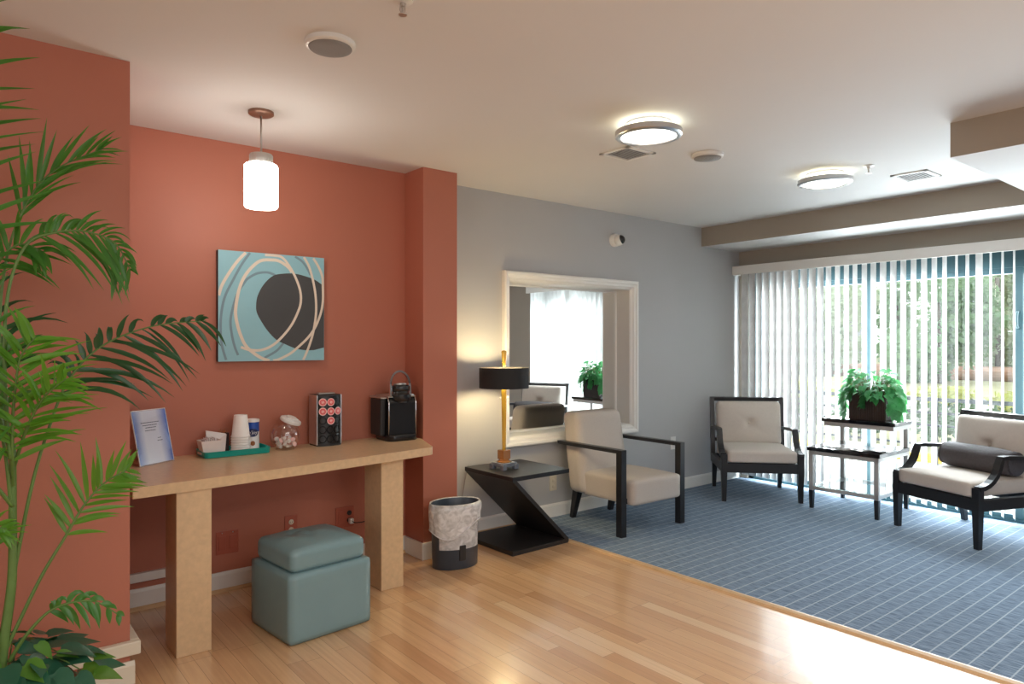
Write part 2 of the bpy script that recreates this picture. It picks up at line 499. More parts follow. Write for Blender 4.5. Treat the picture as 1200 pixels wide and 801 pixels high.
    def prism(self, poly, axis, a0, a1, bev=0.0, seg=2):
        """poly of 2D points extruded along axis ('X': (y,z), 'Y': (x,z), 'Z': (x,y))"""
        def P3(p, a):
            return {'X': Vector((a, p[0], p[1])), 'Y': Vector((p[0], a, p[1])), 'Z': Vector((p[0], p[1], a))}[axis]
        A = [self.bm.verts.new(P3(p, a0)) for p in poly]
        B = [self.bm.verts.new(P3(p, a1)) for p in poly]
        n = len(poly)
        fs = [self.bm.faces.new(A), self.bm.faces.new(list(reversed(B)))]
        for i in range(n):
            fs.append(self.bm.faces.new((A[(i + 1) % n], A[i], B[i], B[(i + 1) % n])))
        for f in fs:
            f.material_index = self.mi
        if bev > 0:
            es = list(set(e for f in fs for e in f.edges))
            r = bmesh.ops.bevel(self.bm, geom=es, offset=bev, segments=seg, affect='EDGES', profile=0.5)
            for f in r['faces']:
                f.material_index = self.mi

    def quad(self, a, b, c, d):
        f = self.bm.faces.new([self.bm.verts.new(Vector(p)) for p in (a, b, c, d)])
        f.material_index = self.mi
        return f

    def blade(self, pts, ws, nrm, fold=0.25):
        """folded leaf blade along pts with half widths ws; nrm = up side"""
        L, C_, Rr = [], [], []
        n = len(pts)
        for i, p in enumerate(pts):
            t = (pts[min(i + 1, n - 1)] - pts[max(i - 1, 0)])
            if t.length < 1e-7:
                t = Vector((0, 0, -1))
            t.normalize()
            s = t.cross(nrm)
            if s.length < 1e-4:
                s = t.cross(Vector((1, 0.2, 0.1)))
            s.normalize()
            u = s.cross(t).normalized()
            w = ws[i]
            L.append(self.bm.verts.new(p - s * w + u * w * fold))
            C_.append(self.bm.verts.new(p))
            Rr.append(self.bm.verts.new(p + s * w + u * w * fold))
        for i in range(n - 1):
            for q in ((L[i], C_[i], C_[i + 1], L[i + 1]), (C_[i], Rr[i], Rr[i + 1], C_[i + 1])):
                f = self.bm.faces.new(q)
                f.smooth = True
                f.material_index = self.mi

    def build(self, name, mats, parent=None, loc=None, smooth=False, angle=None):
        bmesh.ops.recalc_face_normals(self.bm, faces=self.bm.faces[:]) if not getattr(self, 'keep', False) else None
        me = bpy.data.meshes.new(name)
        if smooth:
            for f in self.bm.faces:
                f.smooth = True
        self.bm.to_mesh(me)
        self.bm.free()
        for m in (mats if isinstance(mats, (list, tuple)) else [mats]):
            me.materials.append(m)
        if angle is not None:
            me.set_sharp_from_angle(angle=R(angle))
        o = bpy.data.objects.new(name, me)
        COL.objects.link(o)
        if parent is not None:
            o.parent = parent
        if loc is not None:
            o.location = loc
        return o


def tag(o, label, cat, group=None, kind=None):
    o['label'] = label
    o['category'] = cat
    if group:
        o['group'] = group
    if kind:
        o['kind'] = kind
    return o


def thing(name, label, cat, loc=(0, 0, 0), rz=0.0, group=None):
    o = bpy.data.objects.new(name, None)
    o.empty_display_size = 0.1
    COL.objects.link(o)
    o.location = loc
    o.rotation_euler = (0, 0, rz)
    return tag(o, label, cat, group)


def struct(o, label=None):
    o['kind'] = 'structure'
    if label:
        o['label'] = label
    return o


def copy_tree(o, parent=None):
    c = o.copy()
    COL.objects.link(c)
    if parent is not None:
        c.parent = parent
    for ch in list(o.children):
        copy_tree(ch, c)
    return c


def smooth_path(pts, n=6):
    """Catmull-Rom through pts"""
    P_ = [Vector(p) for p in pts]
    out = []
    for i in range(len(P_) - 1):
        p0 = P_[max(i - 1, 0)]; p1 = P_[i]; p2 = P_[i + 1]; p3 = P_[min(i + 2, len(P_) - 1)]
        for k in range(n):
            t = k / n
            out.append(0.5 * ((2 * p1) + (p2 - p0) * t + (2 * p0 - 5 * p1 + 4 * p2 - p3) * t * t + (3 * p1 - p0 - 3 * p2 + p3) * t ** 3))
    out.append(P_[-1])
    return out


def text_into(mb, s, size, fn, depth_mat=None, shear=0.0):
    """letters as flat faces mapped through fn(x,y)->Vector, centred"""
    cu = bpy.data.curves.new('lettering', 'FONT')
    cu.body = s
    cu.size = size
    cu.shear = shear
    cu.align_x = 'CENTER'
    cu.align_y = 'CENTER'
    ob = bpy.data.objects.new('lettering', cu)
    COL.objects.link(ob)
    dg = bpy.context.evaluated_depsgraph_get()
    me = bpy.data.meshes.new_from_object(ob.evaluated_get(dg))
    bpy.data.objects.remove(ob)
    bpy.data.curves.remove(cu)
    vv = [mb.bm.verts.new(fn(v.co.x, v.co.y)) for v in me.vertices]
    for p in me.polygons:
        try:
            f = mb.bm.faces.new([vv[i] for i in p.vertices])
            f.material_index = mb.mi
        except ValueError:
            pass
    bpy.data.meshes.remove(me)


# ------------------------------------------------------------------ the room shell
H = 2.44
XL, YF = -3.6, -4.0            # unseen left wall and wall behind the camera
XW = 6.14                      # window wall
YG = 3.96                      # grey wall
YM = 4.12                      # mirror glass

b = MB(); b.box(XL - .15, 3.247, YF - .15, 4.3, -0.12, 0.0)
struct(b.build('floor', M['oak']), 'honey oak strip floor')
b = MB(); b.box(3.247, 6.30, YF - .15, 4.3, -0.12, 0.004)
struct(b.build('floor_carpet', M['carpet']), 'blue-grey grid patterned carpet')
b = MB(); b.prism([(3.222, 0), (3.276, 0), (3.270, .010), (3.249, .014), (3.228, .010)], 'Y', YF, 3.945)
struct(b.build('trim_1', M['oaktrim']), 'oak strip between wood floor and carpet')
b = MB(); b.box(XL - .15, 6.30, YF - .15, 4.4, H, H + .12)
struct(b.build('ceiling', M['ceil']))

b = MB(); b.box(XL, 0.533, 3.03, 4.3, 0, H)
struct(b.build('wall_left', M['coral']), 'coral wall beside the counter alcove')
b = MB(); b.box(0.533, 2.266, 3.90, 4.3, 0, H)
struct(b.build('wall_alcove', M['coral']), 'coral back wall of the counter alcove')
b = MB(); b.box(2.266, 2.52, 3.68, 4.3, 0, H)
struct(b.build('wall_pier', M['coral']), 'coral pier right of the counter')
b = MB()
MX0, MX1, MZ0, MZ1 = 3.155, 4.515, 0.645, 1.815
b.box(2.52, MX0, YG, 4.3, 0, H); b.box(MX1, 6.30, YG, 4.3, 0, H)
b.box(MX0, MX1, YG, 4.3, 0, MZ0); b.box(MX0, MX1, YG, 4.3, MZ1, H)
struct(b.build('wall_back', M['grey']), 'grey wall with the recessed mirror')
WY0, WY1, WZ1 = 1.12, 3.87, 2.06   # sliding door opening
b = MB()
b.box(XW, 6.30, WY1, YG, 0, H); b.box(XW, 6.30, YF, WY0, 0, H); b.box(XW, 6.30, WY0, WY1, WZ1, H)
struct(b.build('wall_right', M['taupe']), 'taupe wall around the sliding door')
b = MB(); b.box(XL, XW, YF - .15, YF, 0, H)
struct(b.build('wall_front', M['grey']))
b = MB(); b.box(XL - .15, XL, YF, 3.03, 0, H)
struct(b.build('wall_side', M['grey']))
# dropped beam along the window and the lower soffit at the right; painted faces, white undersides
b = MB(); b.box(5.515, XW, YF, YG, 2.262, H)
for f in b.bm.faces:
    f.normal_update()
    if f.normal.z < -.5: f.material_index = 1
struct(b.build('ceiling_beam', [M['taupe'], M['ceil']]), 'taupe dropped beam over the window')
b = MB(); b.box(3.86, 5.515, YF, 1.30, 2.268, H)
for f in b.bm.faces:
    f.normal_update()
    if f.normal.z < -.5: f.material_index = 1
struct(b.build('ceiling_soffit', [M['taupe'], M['ceil']]), 'taupe dropped soffit at the right')


def skirting(name, x0, x1, yw, m, h=0.105, shoe=True, d=-1):
    b = MB()
    b.prism([(yw, 0), (yw, h), (yw + d * .007, h), (yw + d * .013, h - .016), (yw + d * .015, 0)], 'X', x0, x1)
    if shoe:
        b.mi = 1
        b.prism([(yw + d * .015, 0), (yw + d * .015, .018), (yw + d * .022, .016), (yw + d * .030, .007), (yw + d * .031, 0)], 'X', x0, x1)
    return struct(b.build(name, [m, M['oaktrim']]))


skirting('baseboard_left', XL, 0.549, 3.03, M['cream'])
skirting('baseboard_alcove', 0.549, 2.266, 3.90, M['white'])
skirting('baseboard_back', 2.52, 3.24, YG, M['white'])
skirting('baseboard_back.001', 3.24, XW, YG, M['white'], shoe=False)
b = MB()
b.box(2.251, 2.535, 3.665, 3.68, 0, .105, .003); b.box(2.251, 2.266, 3.68, 3.885, 0, .105, .003); b.box(2.52, 2.535, 3.68, 3.945, 0, .105, .003)
struct(b.build('baseboard_pier', M['white']))
b = MB()
b.box(XL, 0.566, 2.998, 3.03, .135, .186, .004); b.box(0.533, 0.566, 3.03, 3.40, .135, .186, .004)
struct(b.build('trim_2', M['cream']), 'white rail above the left baseboard, cream light in its colour')
b = MB(); b.box(0.566, 0.95, 3.872, 3.90, .142, .186, .003)
struct(b.build('trim_3', M['white']), 'white rail above the alcove baseboard')

# ------------------------------------------------------------------ sliding glass door and outside
w1 = thing('window_1', 'teal-grey framed sliding glass door behind the white vertical blinds', 'window')
w1['kind'] = 'structure'
b = MB()
b.box(6.17, 6.27, WY0, WY1, 1.915, WZ1); b.box(6.17, 6.27, WY0, WY1, 0.0, .025)
b.box(6.17, 6.27, WY1 - .05, WY1, 0, WZ1); b.box(6.17, 6.27, WY0, WY0 + .05, 0, WZ1)
b.build('window_frame', M['frame'], w1)
for (a0, a1, xx) in ((2.685, 3.82, 6.235), (1.60, 2.755, 6.20), (1.17, 1.64, 6.235)):
    b = MB()
    b.box(xx - .016, xx + .016, a0, a0 + .055, .025, 1.915); b.box(xx - .016, xx + .016, a1 - .055, a1, .025, 1.915)
    b.box(xx - .016, xx + .016, a0 + .055, a1 - .055, .025, .06); b.box(xx - .016, xx + .016, a0 + .055, a1 - .055, 1.87, 1.915)
    s = b.build('sash', M['frame'], w1)
    b = MB(); b.box(xx - .003, xx + .003, a0 + .05, a1 - .05, .055, 1.88)
    b.build('pane', M['glass'], s)
b = MB()
b.tube(smooth_path([(6.184, 1.628, 1.46), (6.150, 1.628, 1.47), (6.140, 1.628, 1.52), (6.150, 1.628, 1.57), (6.184, 1.628, 1.58)]), .008)
b.build('door_handle', M['frame'], w1)

GZ = -0.10
b = MB(); b.box(6.30, 9.2, -14, 16, GZ - .1, GZ); struct(b.build('ground', M['patio']), 'pale concrete patio outside')
b = MB(); b.box(9.36, 12.4, -20, 22, GZ - .1, GZ + .02); struct(b.build('ground.001', M['lawn']), 'planting strip beyond the kerb')
b = MB(); b.box(12.4, 21, -40, 50, GZ - .12, GZ - .01); struct(b.build('ground.002', M['asphalt']), 'pale road outside')
b = MB(); b.box(21, 80, -80, 90, GZ - .1, GZ + .05); struct(b.build('ground.003', M['lawn']), 'pale lawn beyond the road')
b = MB(); b.box(30, 34, -40, 50, GZ, .4, .3); struct(b.build('ground.004', M['mulch']), 'red-brown mulch bank under the trees')
b = MB(); b.box(9.2, 9.36, -14, 16, GZ - .1, GZ + .09, .02); tag(b.build('kerb', M['kerb']), 'yellow painted kerb along the outside patio', 'kerb')

rl = thing('railing', 'dark metal railing with thin bars outside the window', 'railing', (8.5, 0, GZ))
b = MB(); b.box(-.025, .025, -3, 9, .80, .84); b.build('top_rail', M['rail'], rl)
for zz in (.30, .52, .66):
    b = MB(); b.box(-.012, .012, -3, 9, zz, zz + .022); b.build('rail_bar', M['rail'], rl)
for k in range(7):
    b = MB(); b.box(-.022, .022, -2.98 + k * 1.99, -2.94 + k * 1.99, 0, .80); b.build('rail_post', M['rail'], rl)

rnd = random.Random(5)


def leaf_cloud(mb, c, rad, n, size, rs, squash=1.0):
    for _ in range(n):
        d = Vector((rs.gauss(0, 1), rs.gauss(0, 1), rs.gauss(0, 1))).normalized()
        k = rs.random() ** 0.4
        p = Vector(c) + Vector((d.x * rad[0], d.y * rad[1], d.z * rad[2] * squash)) * k
        a = Vector((rs.gauss(0, 1), rs.gauss(0, 1), rs.gauss(0, .7))).normalized()
        bq = a.cross(Vector((rs.gauss(0, 1), rs.gauss(0, 1), rs.gauss(0, 1)))).normalized()
        s = size * rs.uniform(.6, 1.3)
        f = mb.bm.faces.new([mb.bm.verts.new(p + v) for v in (-a * s, bq * s * .55, a * s, -bq * s * .55)])
        f.material_index = mb.mi


k = 0
for yy in [-2.6 + i * 1.05 for i in range(10)]:
    t = thing('hedge_shrub', '', 'shrub', (10.6 + rnd.uniform(-.15, .15), yy, GZ + .02), 0, 'clipped hedge shrubs beyond the railing')
    t['label'] = 'clipped yellow-topped hedge shrub standing beyond the railing outside the window'
    b = MB(); leaf_cloud(b, (0, 0, .38), (.5, .47, .36), 420, .07, rnd); b.build('foliage', M['hedge'], t)
    b = MB(); leaf_cloud(b, (0, 0, .70), (.46, .43, .14), 260, .06, rnd); b.build('new_growth', M['hedgeyellow'], t)
    b = MB(); b.tube([(0, 0, 0), (.02, 0, .3)], .03, 6); b.build('stem', M['bark'], t)
trees = [(27, 4.2, 4.6, 2.0, 'tree'), (34, 9.6, 6.4, 2.5, 'treepale'), (27, 9.4, 4.4, 1.9, 'tree'), (29, 14.4, 5.2, 2.2, 'treepale'), (30, -.6, 5.4, 2.3, 'tree'),
         (32, 20.3, 5.2, 2.2, 'treepale'), (29, -6.2, 6.0, 2.6, 'treepale'), (38, 3.6, 9.0, 3.2, 'treepale'), (41, 12.4, 9.0, 3.0, 'tree')]
tl = ['low dark green tree outside behind the patio railing', 'tall pale green tree outside left of the low dark tree', 'dark round tree outside seen between blind vanes above the table plant',
      'pale broad tree outside towards the left half of the blinds', 'mid green tree outside at the right edge of the window', 'pale far tree outside behind the leftmost blind vanes',
      'pale tree outside past the right edge of the photo', 'tallest pale tree outside standing behind the low dark tree', 'tall dark tree outside at the back behind the round tree']
for (tx, ty, th, tr, tm), lab in zip(trees, tl):
    t = thing('tree', lab, 'tree', (tx, ty, GZ + .05), 0, 'trees beyond the road')
    b = MB()
    for j in range(7):
        a = rnd.uniform(0, 2 * PI)
        leaf_cloud(b, (math.cos(a) * tr * .5, math.sin(a) * tr * .5, th * (.12 + .1 * j)), (tr * .6, tr * .6, tr * .5), 520, .17, rnd)
    b.build('crown', M[tm], t)
    b = MB(); b.tube([(0, 0, 0), (.1, 0, th * .3), (0, .1, th * .65)], [.2, .15, .08], 8); b.build('trunk', M['bark'], t)
for q in range(10):
    t = thing('tree', 'broad pale low tree in the far row outside behind the road', 'tree', (46.5 + 1.5 * (q % 2), -9 + q * 4.6, GZ + .05), 0, 'far row of broad trees')
    b = MB()
    for j in range(5):
        leaf_cloud(b, (rnd.uniform(-.6, .6), rnd.uniform(-.7, .7), .8 + 1.05 * j), (1.4, 1.35, 1.0), 170, .34, rnd)
    b.build('crown', M['treepale' if q % 3 else 'tree'], t)
    b = MB(); b.tube([(0, 0, 0), (.1, 0, 2.0), (0, .1, 4.0)], [.22, .16, .08], 8); b.build('trunk', M['bark'], t)
hs = thing('house', 'pale sided house with grey roof outside behind left blind vanes', 'house', (60, 33, GZ))
b = MB(); b.box(-4, 4, -5, 7, 0, 5.4); b.build('wall', M['siding'], hs)
b = MB(); b.prism([(-5.6, 5.4), (7.6, 5.4), (1, 8.6)], 'X', -4.4, 4.4); b.build('roof', M['roofgrey'], hs)
for yy in (-3, 0.4, 3.8):
    for zz in (.9, 3.4):
        b = MB(); b.box(-4.06, -4.0, yy, yy + 1.1, zz, zz + 1.4); b.build('window', M['winblue'], hs)
hs = thing('house', 'house with grey shingled roof outside near the right door stile', 'house', (56, -6, GZ))
b = MB(); b.box(-4, 4, -5, 6, 0, 3.6); b.build('wall', M['siding'], hs)
b = MB(); b.prism([(-5.6, 3.6), (6.6, 3.6), (.5, 7.2)], 'X', -4.4, 4.4); b.build('roof', M['roofgrey'], hs)

# ------------------------------------------------------------------ vertical blinds
vb = thing('vertical_blind', 'white vertical blind half open across the sliding door', 'blind', (6.085, 0, 0))
b = MB(); b.box(-.075, -.060, 1.10, 3.955, 2.022, 2.108, .003); b.box(-.060, .05, 1.10, 3.955, 2.094, 2.108); b.box(-.06, .0549, 3.94, 3.955, 2.022, 2.108)
b.build('valance', M['valance'], vb)
b = MB(); b.box(-.022, .022, 1.12, 3.93, 2.06, 2.092); b.build('head_rail', M['valance'], vb)
VP_ = [(873, 7.6), (881.4, 7.4), (889.4, 7), (897.4, 8), (906, 7.5), (914, 7.5), (923, 9), (932, 7.5), (942, 8.4), (952, 8.2), (961.5, 8.5), (971, 7), (981.5, 6.5), (992, 6.5), (1002, 6), (1013, 6.8), (1023.5, 7.2),
       (1035, 8.2), (1047, 8), (1058.7, 7.2), (1070.7, 6.4), (1083, 6.6), (1095, 6), (1107, 5), (1121, 2.6), (1133.7, 4), (1147.5, 7.8), (1161, 2.1), (1175, 2.5), (1188.5, 2)]
VX = 6.085
vy = []
for px, wpx in VP_:
    al = YAW + math.atan((px - 600) / 808.4)          # bearing from +Y towards +X
    y = VX / math.tan(al)
    dist = VX / math.sin(al)
    wid = min(wpx / 808.4 * dist * math.cos(al - YAW) * (.93 if px < 960 else .80 if px < 1060 else .88), .088)
    dev = math.asin(min(1, wid / .089))
    vy.append((y, al - dev))
y = vy[-1][0]
while y - .076 > 1.15:
    y -= .076
    vy.append((y, vy[-1][1] + rnd.uniform(-.04, .06) if len(vy) > 33 else R(62)))
for i, (y, bearing) in enumerate(vy):
    # chord direction of the vane, measured from +Y towards +X
    d = Vector((math.sin(bearing), math.cos(bearing), 0))
    nrm = Vector((d.y, -d.x, 0))
    b = MB()
    prof = []
    for s_ in range(7):
        u = s_ / 6 - .5
        prof.append(d * (u * .089) + nrm * (.006 * (1 - (2 * u) ** 2)))
    for s_ in range(6):
        for (z0, z1) in ((.045, 2.045),):
            b.bm.faces.new([b.bm.verts.new(p) for p in (prof[s_] + Vector((0, 0, z0)), prof[s_ + 1] + Vector((0, 0, z0)), prof[s_ + 1] + Vector((0, 0, z1)), prof[s_] + Vector((0, 0, z1)))])
    bmesh.ops.remove_doubles(b.bm, verts=b.bm.verts[:], dist=1e-5)
    r_ = bmesh.ops.extrude_face_region(b.bm, geom=b.bm.faces[:])
    for v in [g for g in r_['geom'] if isinstance(g, bmesh.types.BMVert)]:
        v.co += nrm * -.0012
    o = b.build('vane', M['vane'], vb, loc=(0, y, 0))

# ------------------------------------------------------------------ counter
ct = thing('counter_table', 'tan mottled laminate counter with two square legs in coral alcove', 'counter')
front = smooth_path([(.562, 3.140, 0), (.74, 3.158, 0), (.904, 3.170, 0), (1.2, 3.203, 0), (1.517, 3.243, 0), (1.83, 3.287, 0), (2.095, 3.332, 0)], 3)
poly = [(p.x, p.y) for p in front] + [(2.118, 3.342), (2.130, 3.358), (2.247, 3.664), (2.247, 3.897), (.562, 3.897)]
b = MB(); b.prism(poly, 'Z', .710, .755, .002, 1)
b.build('countertop', M['lamin'], ct)
for (x0, x1, y0, y1) in ((.735, .878, 3.180, 3.375), (1.800, 1.936, 3.352, 3.548)):
    b = MB(); b.box(x0, x1, y0, y1, 0, .710, .002, 1); b.build('leg', M['lamin'], ct)

# ------------------------------------------------------------------ sign holder
sh = thing('sign_holder', 'tilted clear sign holder with blue printed notice at counter left end', 'sign', (.772, 3.705, .755), R(33))
Lm = Matrix.Rotation(R(-13), 4, 'X')
b = MB(); b.box(-.103, .103, -.002, .002, .004, .268, 0, mtx=Lm); b.mi = 1
b.quad(*[Lm @ Vector(p) for p in ((-.100, -.0026, .008), (-.040, -.0026, .008), (-.040, -.0026, .264), (-.100, -.0026, .264))])
b.quad(*[Lm @ Vector(p) for p in ((.050, -.0026, .008), (.100, -.0026, .008), (.100, -.0026, .264), (.050, -.0026, .264))])
def sheet_mat():
    m = mat('blue_edged_notice', (0.8, 0.82, 0.86, 1), rough=0.35)
    nt = m.node_tree
    bs = nt.nodes['Principled BSDF']
    tc = nt.nodes.new('ShaderNodeTexCoord'); sp = nt.nodes.new('ShaderNodeSeparateXYZ')
    nt.links.new(tc.outputs['Generated'], sp.inputs[0])
    rp = nt.nodes.new('ShaderNodeValToRGB')
    e = rp.color_ramp.elements
    e[0].position, e[0].color = 0.0, sc(74, 108, 180)
    e[1].position, e[1].color = 1.0, sc(60, 100, 190)
    x = e.new(.28); x.color = sc(205, 208, 218)
    x = e.new(.70); x.color = sc(205, 208, 220)
    nt.links.new(sp.outputs['X'], rp.inputs[0]); nt.links.new(rp.outputs[0], bs.inputs['Base Color'])
    return m
b.bm.free()
b = MB(); b.box(-.101, .101, -.0012, .0012, .006, .266, 0, mtx=Lm)
st = b.build('notice_sheet', sheet_mat(), sh)
b = MB()
for (x0, x1, z) in ((-.058, .052, .205), (-.05, .045, .192), (-.035, .035, .180), (-.04, .03, .166), (.028, .05, .125), (.024, .062, .112)):
    for q in range(int((x1 - x0) / .011)):
        b.box(x0 + q * .011, x0 + q * .011 + .0085, -.0020, -.0012, z, z + .0035, 0, mtx=Lm)
b.build('lettering', M['ink'], st)
b = MB(); b.box(-.104, .104, -.0040, -.0024, .0, .270, 0, mtx=Lm); b.box(-.104, .104, .0024, .0040, .0, .270, 0, mtx=Lm)
b.box(-.104, .104, -.004, .075, 0.0, .003)
b.build('acrylic_stand', M['acrylic'], sh)
b = MB()
for (x0, x1, z0, z1) in ((-.104, -.1015, 0, .27), (.1015, .104, 0, .27), (-.104, .104, .2675, .27)):
    b.box(x0, x1, -.0024, .0024, z0, z1, 0, mtx=Lm)
b.build('acrylic_edge', M['paper'], sh)

# ------------------------------------------------------------------ tray and what stands on it
ZC = .755
tr = thing('serving_tray', 'shallow teal plastic tray holding cups and creamer on the counter', 'tray', (1.158, 3.790, ZC))
def rrect(hx, hy, r, n=5):
    pts = []
    for (sx, sy, a0) in ((1, 1, 0), (-1, 1, 90), (-1, -1, 180), (1, -1, 270)):
        for k in range(n + 1):
            a = R(a0 + 90 * k / n)
            pts.append((sx * (hx - r) + r * math.cos(a), sy * (hy - r) + r * math.sin(a)))
    return pts
def loft(mb, rings):
    vv = [[mb.bm.verts.new(Vector((x, y, z))) for x, y in pts] for pts, z in rings]
    n = len(vv[0])
    for a, c in zip(vv, vv[1:]):
        for i in range(n):
            f = mb.bm.faces.new((a[i], a[(i + 1) % n], c[(i + 1) % n], c[i])); f.material_index = mb.mi; f.smooth = True
    f = mb.bm.faces.new(vv[0]); f.material_index = mb.mi
    f = mb.bm.faces.new(vv[-1]); f.material_index = mb.mi
b = MB()
loft(b, [(rrect(.162, .084, .022), 0), (rrect(.167, .089, .024), .003), (rrect(.170, .092, .026), .030), (rrect(.172, .094, .026), .033), (rrect(.168, .090, .025), .033), (rrect(.164, .086, .024), .008)])
b.build('tray_body', M['tray'], tr, angle=40)
b = MB(); loft(b, [(rrect(.162, .084, .022), .0081), (rrect(.162, .084, .022), .0092)])
b.build('tray_liner', M['paper'], tr)
b = MB(); b.box(-.1728, -.1695, -.035, .035, .014, .025, .003)
b.build('hand_slot', M['pinkpaper'], tr)
ZT = ZC + .0093
# paper cups, one stack
proto = None
for i in range(7):
    if proto is None:
        c = thing('paper_cup', 'white foam cup in the upside-down stack on the teal tray', 'cup', (1.185, 3.762, ZT), 0, 'stacked foam cups')
        b = MB(); b.lathe([(.046, 0), (.048, .002), (.048, .007), (.0455, .009), (.0340, .116), (.0330, .118), (.031, .118), (.0445, .0)], n=28, cap0=False, cap1=False)
        b.lathe([(.0318, .113), (.0315, .115)], n=28)
        b.build('cup_wall', M['foam'], c, angle=50)
        b = MB(); b.lathe([(.0445, .0005), (.0485, .0015), (.0495, .005), (.0485, .0085), (.0445, .0085)], n=28, cap0=False, cap1=False)
        b.build('cup_rim', M['foam'], c, angle=60)
        proto = c
    else:
        c = copy_tree(proto)
    c.location = (1.185, 3.762, ZT + i * .0135)
names = ['lowest foam cup of the upside-down stack, resting on the teal tray', 'second foam cup from the bottom of the stack on the tray', 'third foam cup from the bottom of the stack on the tray',
         'middle foam cup of the seven stacked on the tray', 'third foam cup from the top of the stack on the tray', 'second foam cup from the top of the stack on the tray',
         'topmost upside-down white foam cup of the stack, whole wall showing']
for o, n in zip([o for o in COL.objects if o.name.startswith('paper_cup')], names):
    o['label'] = n
# creamer canister
cr = thing('creamer_canister', 'white creamer canister with blue label behind the foam cups', 'canister', (1.272, 3.832, ZT))
rc = .033
b = MB(); b.lathe([(rc, 0), (rc, .160)], n=36); b.build('canister_body', M['paper'], cr, angle=40)
b = MB(); b.lathe([(rc + .002, .150), (rc + .002, .163), (rc - .003, .166), (rc - .006, .163)], n=36); b.build('canister_lid', M['foam'], cr, angle=40)
b = MB()
b.mi = 0
b.lathe([(rc + .0004, .098), (rc + .0004, .150)], n=36, cap0=False, cap1=False)
def oncyl(x, z, r):
    a = math.atan2(-.93, -.30) + x / r
    return Vector((r * math.cos(a), r * math.sin(a), z))
b.mi = 1
for i in range(14):                                         # dark oval behind the name
    x0, x1 = -.030 + i * .06 / 14, -.030 + (i + 1) * .06 / 14
    h0, h1 = [.022 * math.sqrt(max(0, 1 - (x / .031) ** 2)) for x in (x0, x1)]
    b.quad(oncyl(x0, .093 - h0, rc + .001), oncyl(x1, .093 - h1, rc + .001), oncyl(x1, .093 + h1, rc + .001), oncyl(x0, .093 + h0, rc + .001))
b.mi = 2
text_into(b, "n'joy", .026, lambda x, z: oncyl(x, .094 + z, rc + .0017), shear=.25)
b.mi = 3
for i in range(10):                                         # cup of coffee picture
    x0, x1 = -.012 + i * .024 / 10, -.012 + (i + 1) * .024 / 10
    h0, h1 = [.013 * math.sqrt(max(0, 1 - (x / .0125) ** 2)) for x in (x0, x1)]
    b.quad(oncyl(x0, .036 - h0, rc + .001), oncyl(x1, .036 - h1, rc + .001), oncyl(x1, .036 + h1, rc + .001), oncyl(x0, .036 + h0, rc + .001))
b.build('label', [M['blue'], M['navy'], M['paper'], M['brown']], cr)
# napkins: flared holder box and two tilted sleeves
nb = thing('napkin_holder', 'open white flared paper holder with napkins on the teal tray', 'napkin holder', (1.024, 3.775, ZT))
def flare(mb, x0, x1, y0, y1, h, fx, fy, t=.0015):
    lo = [(x0, y0), (x1, y0), (x1, y1), (x0, y1)]
    hi = [(x0 - fx, y0 - fy), (x1 + fx, y0 - fy), (x1 + fx, y1 + fy), (x0 - fx, y1 + fy)]
    A = [mb.bm.verts.new((x, y, 0)) for x, y in lo]
    B = [mb.bm.verts.new((x, y, h)) for x, y in hi]
    Ai = [mb.bm.verts.new((x + (t if x == x0 else -t), y + (t if y == y0 else -t), t)) for x, y in lo]
    Bi = [mb.bm.verts.new((x + (t if k in (0, 3) else -t), y + (t if k in (0, 1) else -t), h)) for k, (x, y) in enumerate(hi)]
    for i in range(4):
        j = (i + 1) % 4
        mb.bm.faces.new((A[i], A[j], B[j], B[i])); mb.bm.faces.new((Ai[j], Ai[i], Bi[i], Bi[j])); mb.bm.faces.new((B[i], B[j], Bi[j], Bi[i]))
    mb.bm.faces.new(A[::-1]); mb.bm.faces.new(Ai)
b = MB(); flare(b, -.030, .040, -.045, .035, .078, .016, .006); b.build('holder_box', M['pinkpaper'], nb)
b = MB()
for k in range(6):
    b.box(-.020 + k * .007, -.016 + k * .007, -.040, .030, .003, .085 + .004 * (k % 3), .001, 1, Matrix.Rotation(R(-4 + 2 * k), 4, 'Y'))
b.build('napkins', M['paper'], nb)
np_ = thing('napkin_pack', 'pointed white napkin fold leaning behind the flared paper holder', 'napkin', (1.080, 3.828, ZT))
b = MB(); b.prism([(-.045, .0), (.030, .0), (.048, .098), (-.052, .120)], 'Y', -.008, .008, .002, 1); b.build('napkin_fold', M['paper'], np_)
b = MB(); b.prism([(.005, .0), (.042, .0), (.050, .096), (-.004, .060)], 'Y', -.015, -.0085, .001, 1); b.build('napkin_flap', M['pinkpaper'], np_)
np_.rotation_euler = (R(-3), 0, R(-8))
db = thing('stirrer_box', 'dark open box of stirrers between napkins and foam cups', 'box', (1.118, 3.852, ZT))
b = MB(); flare(b, -.028, .028, -.022, .022, .100, 0, 0); b.build('box_wall', mat('dark_maroon_card', (.035, .02, .022, 1), .5), db)
b = MB()
for k in range(7):
    b.tube([(-.018 + k * .006, .004 * ((k % 3) - 1), .004), (-.021 + k * .007, .006 * ((k % 3) - 1), .112 + .005 * (k % 3))], .0018, 6)
b.build('stirrers', M['brown'], db)

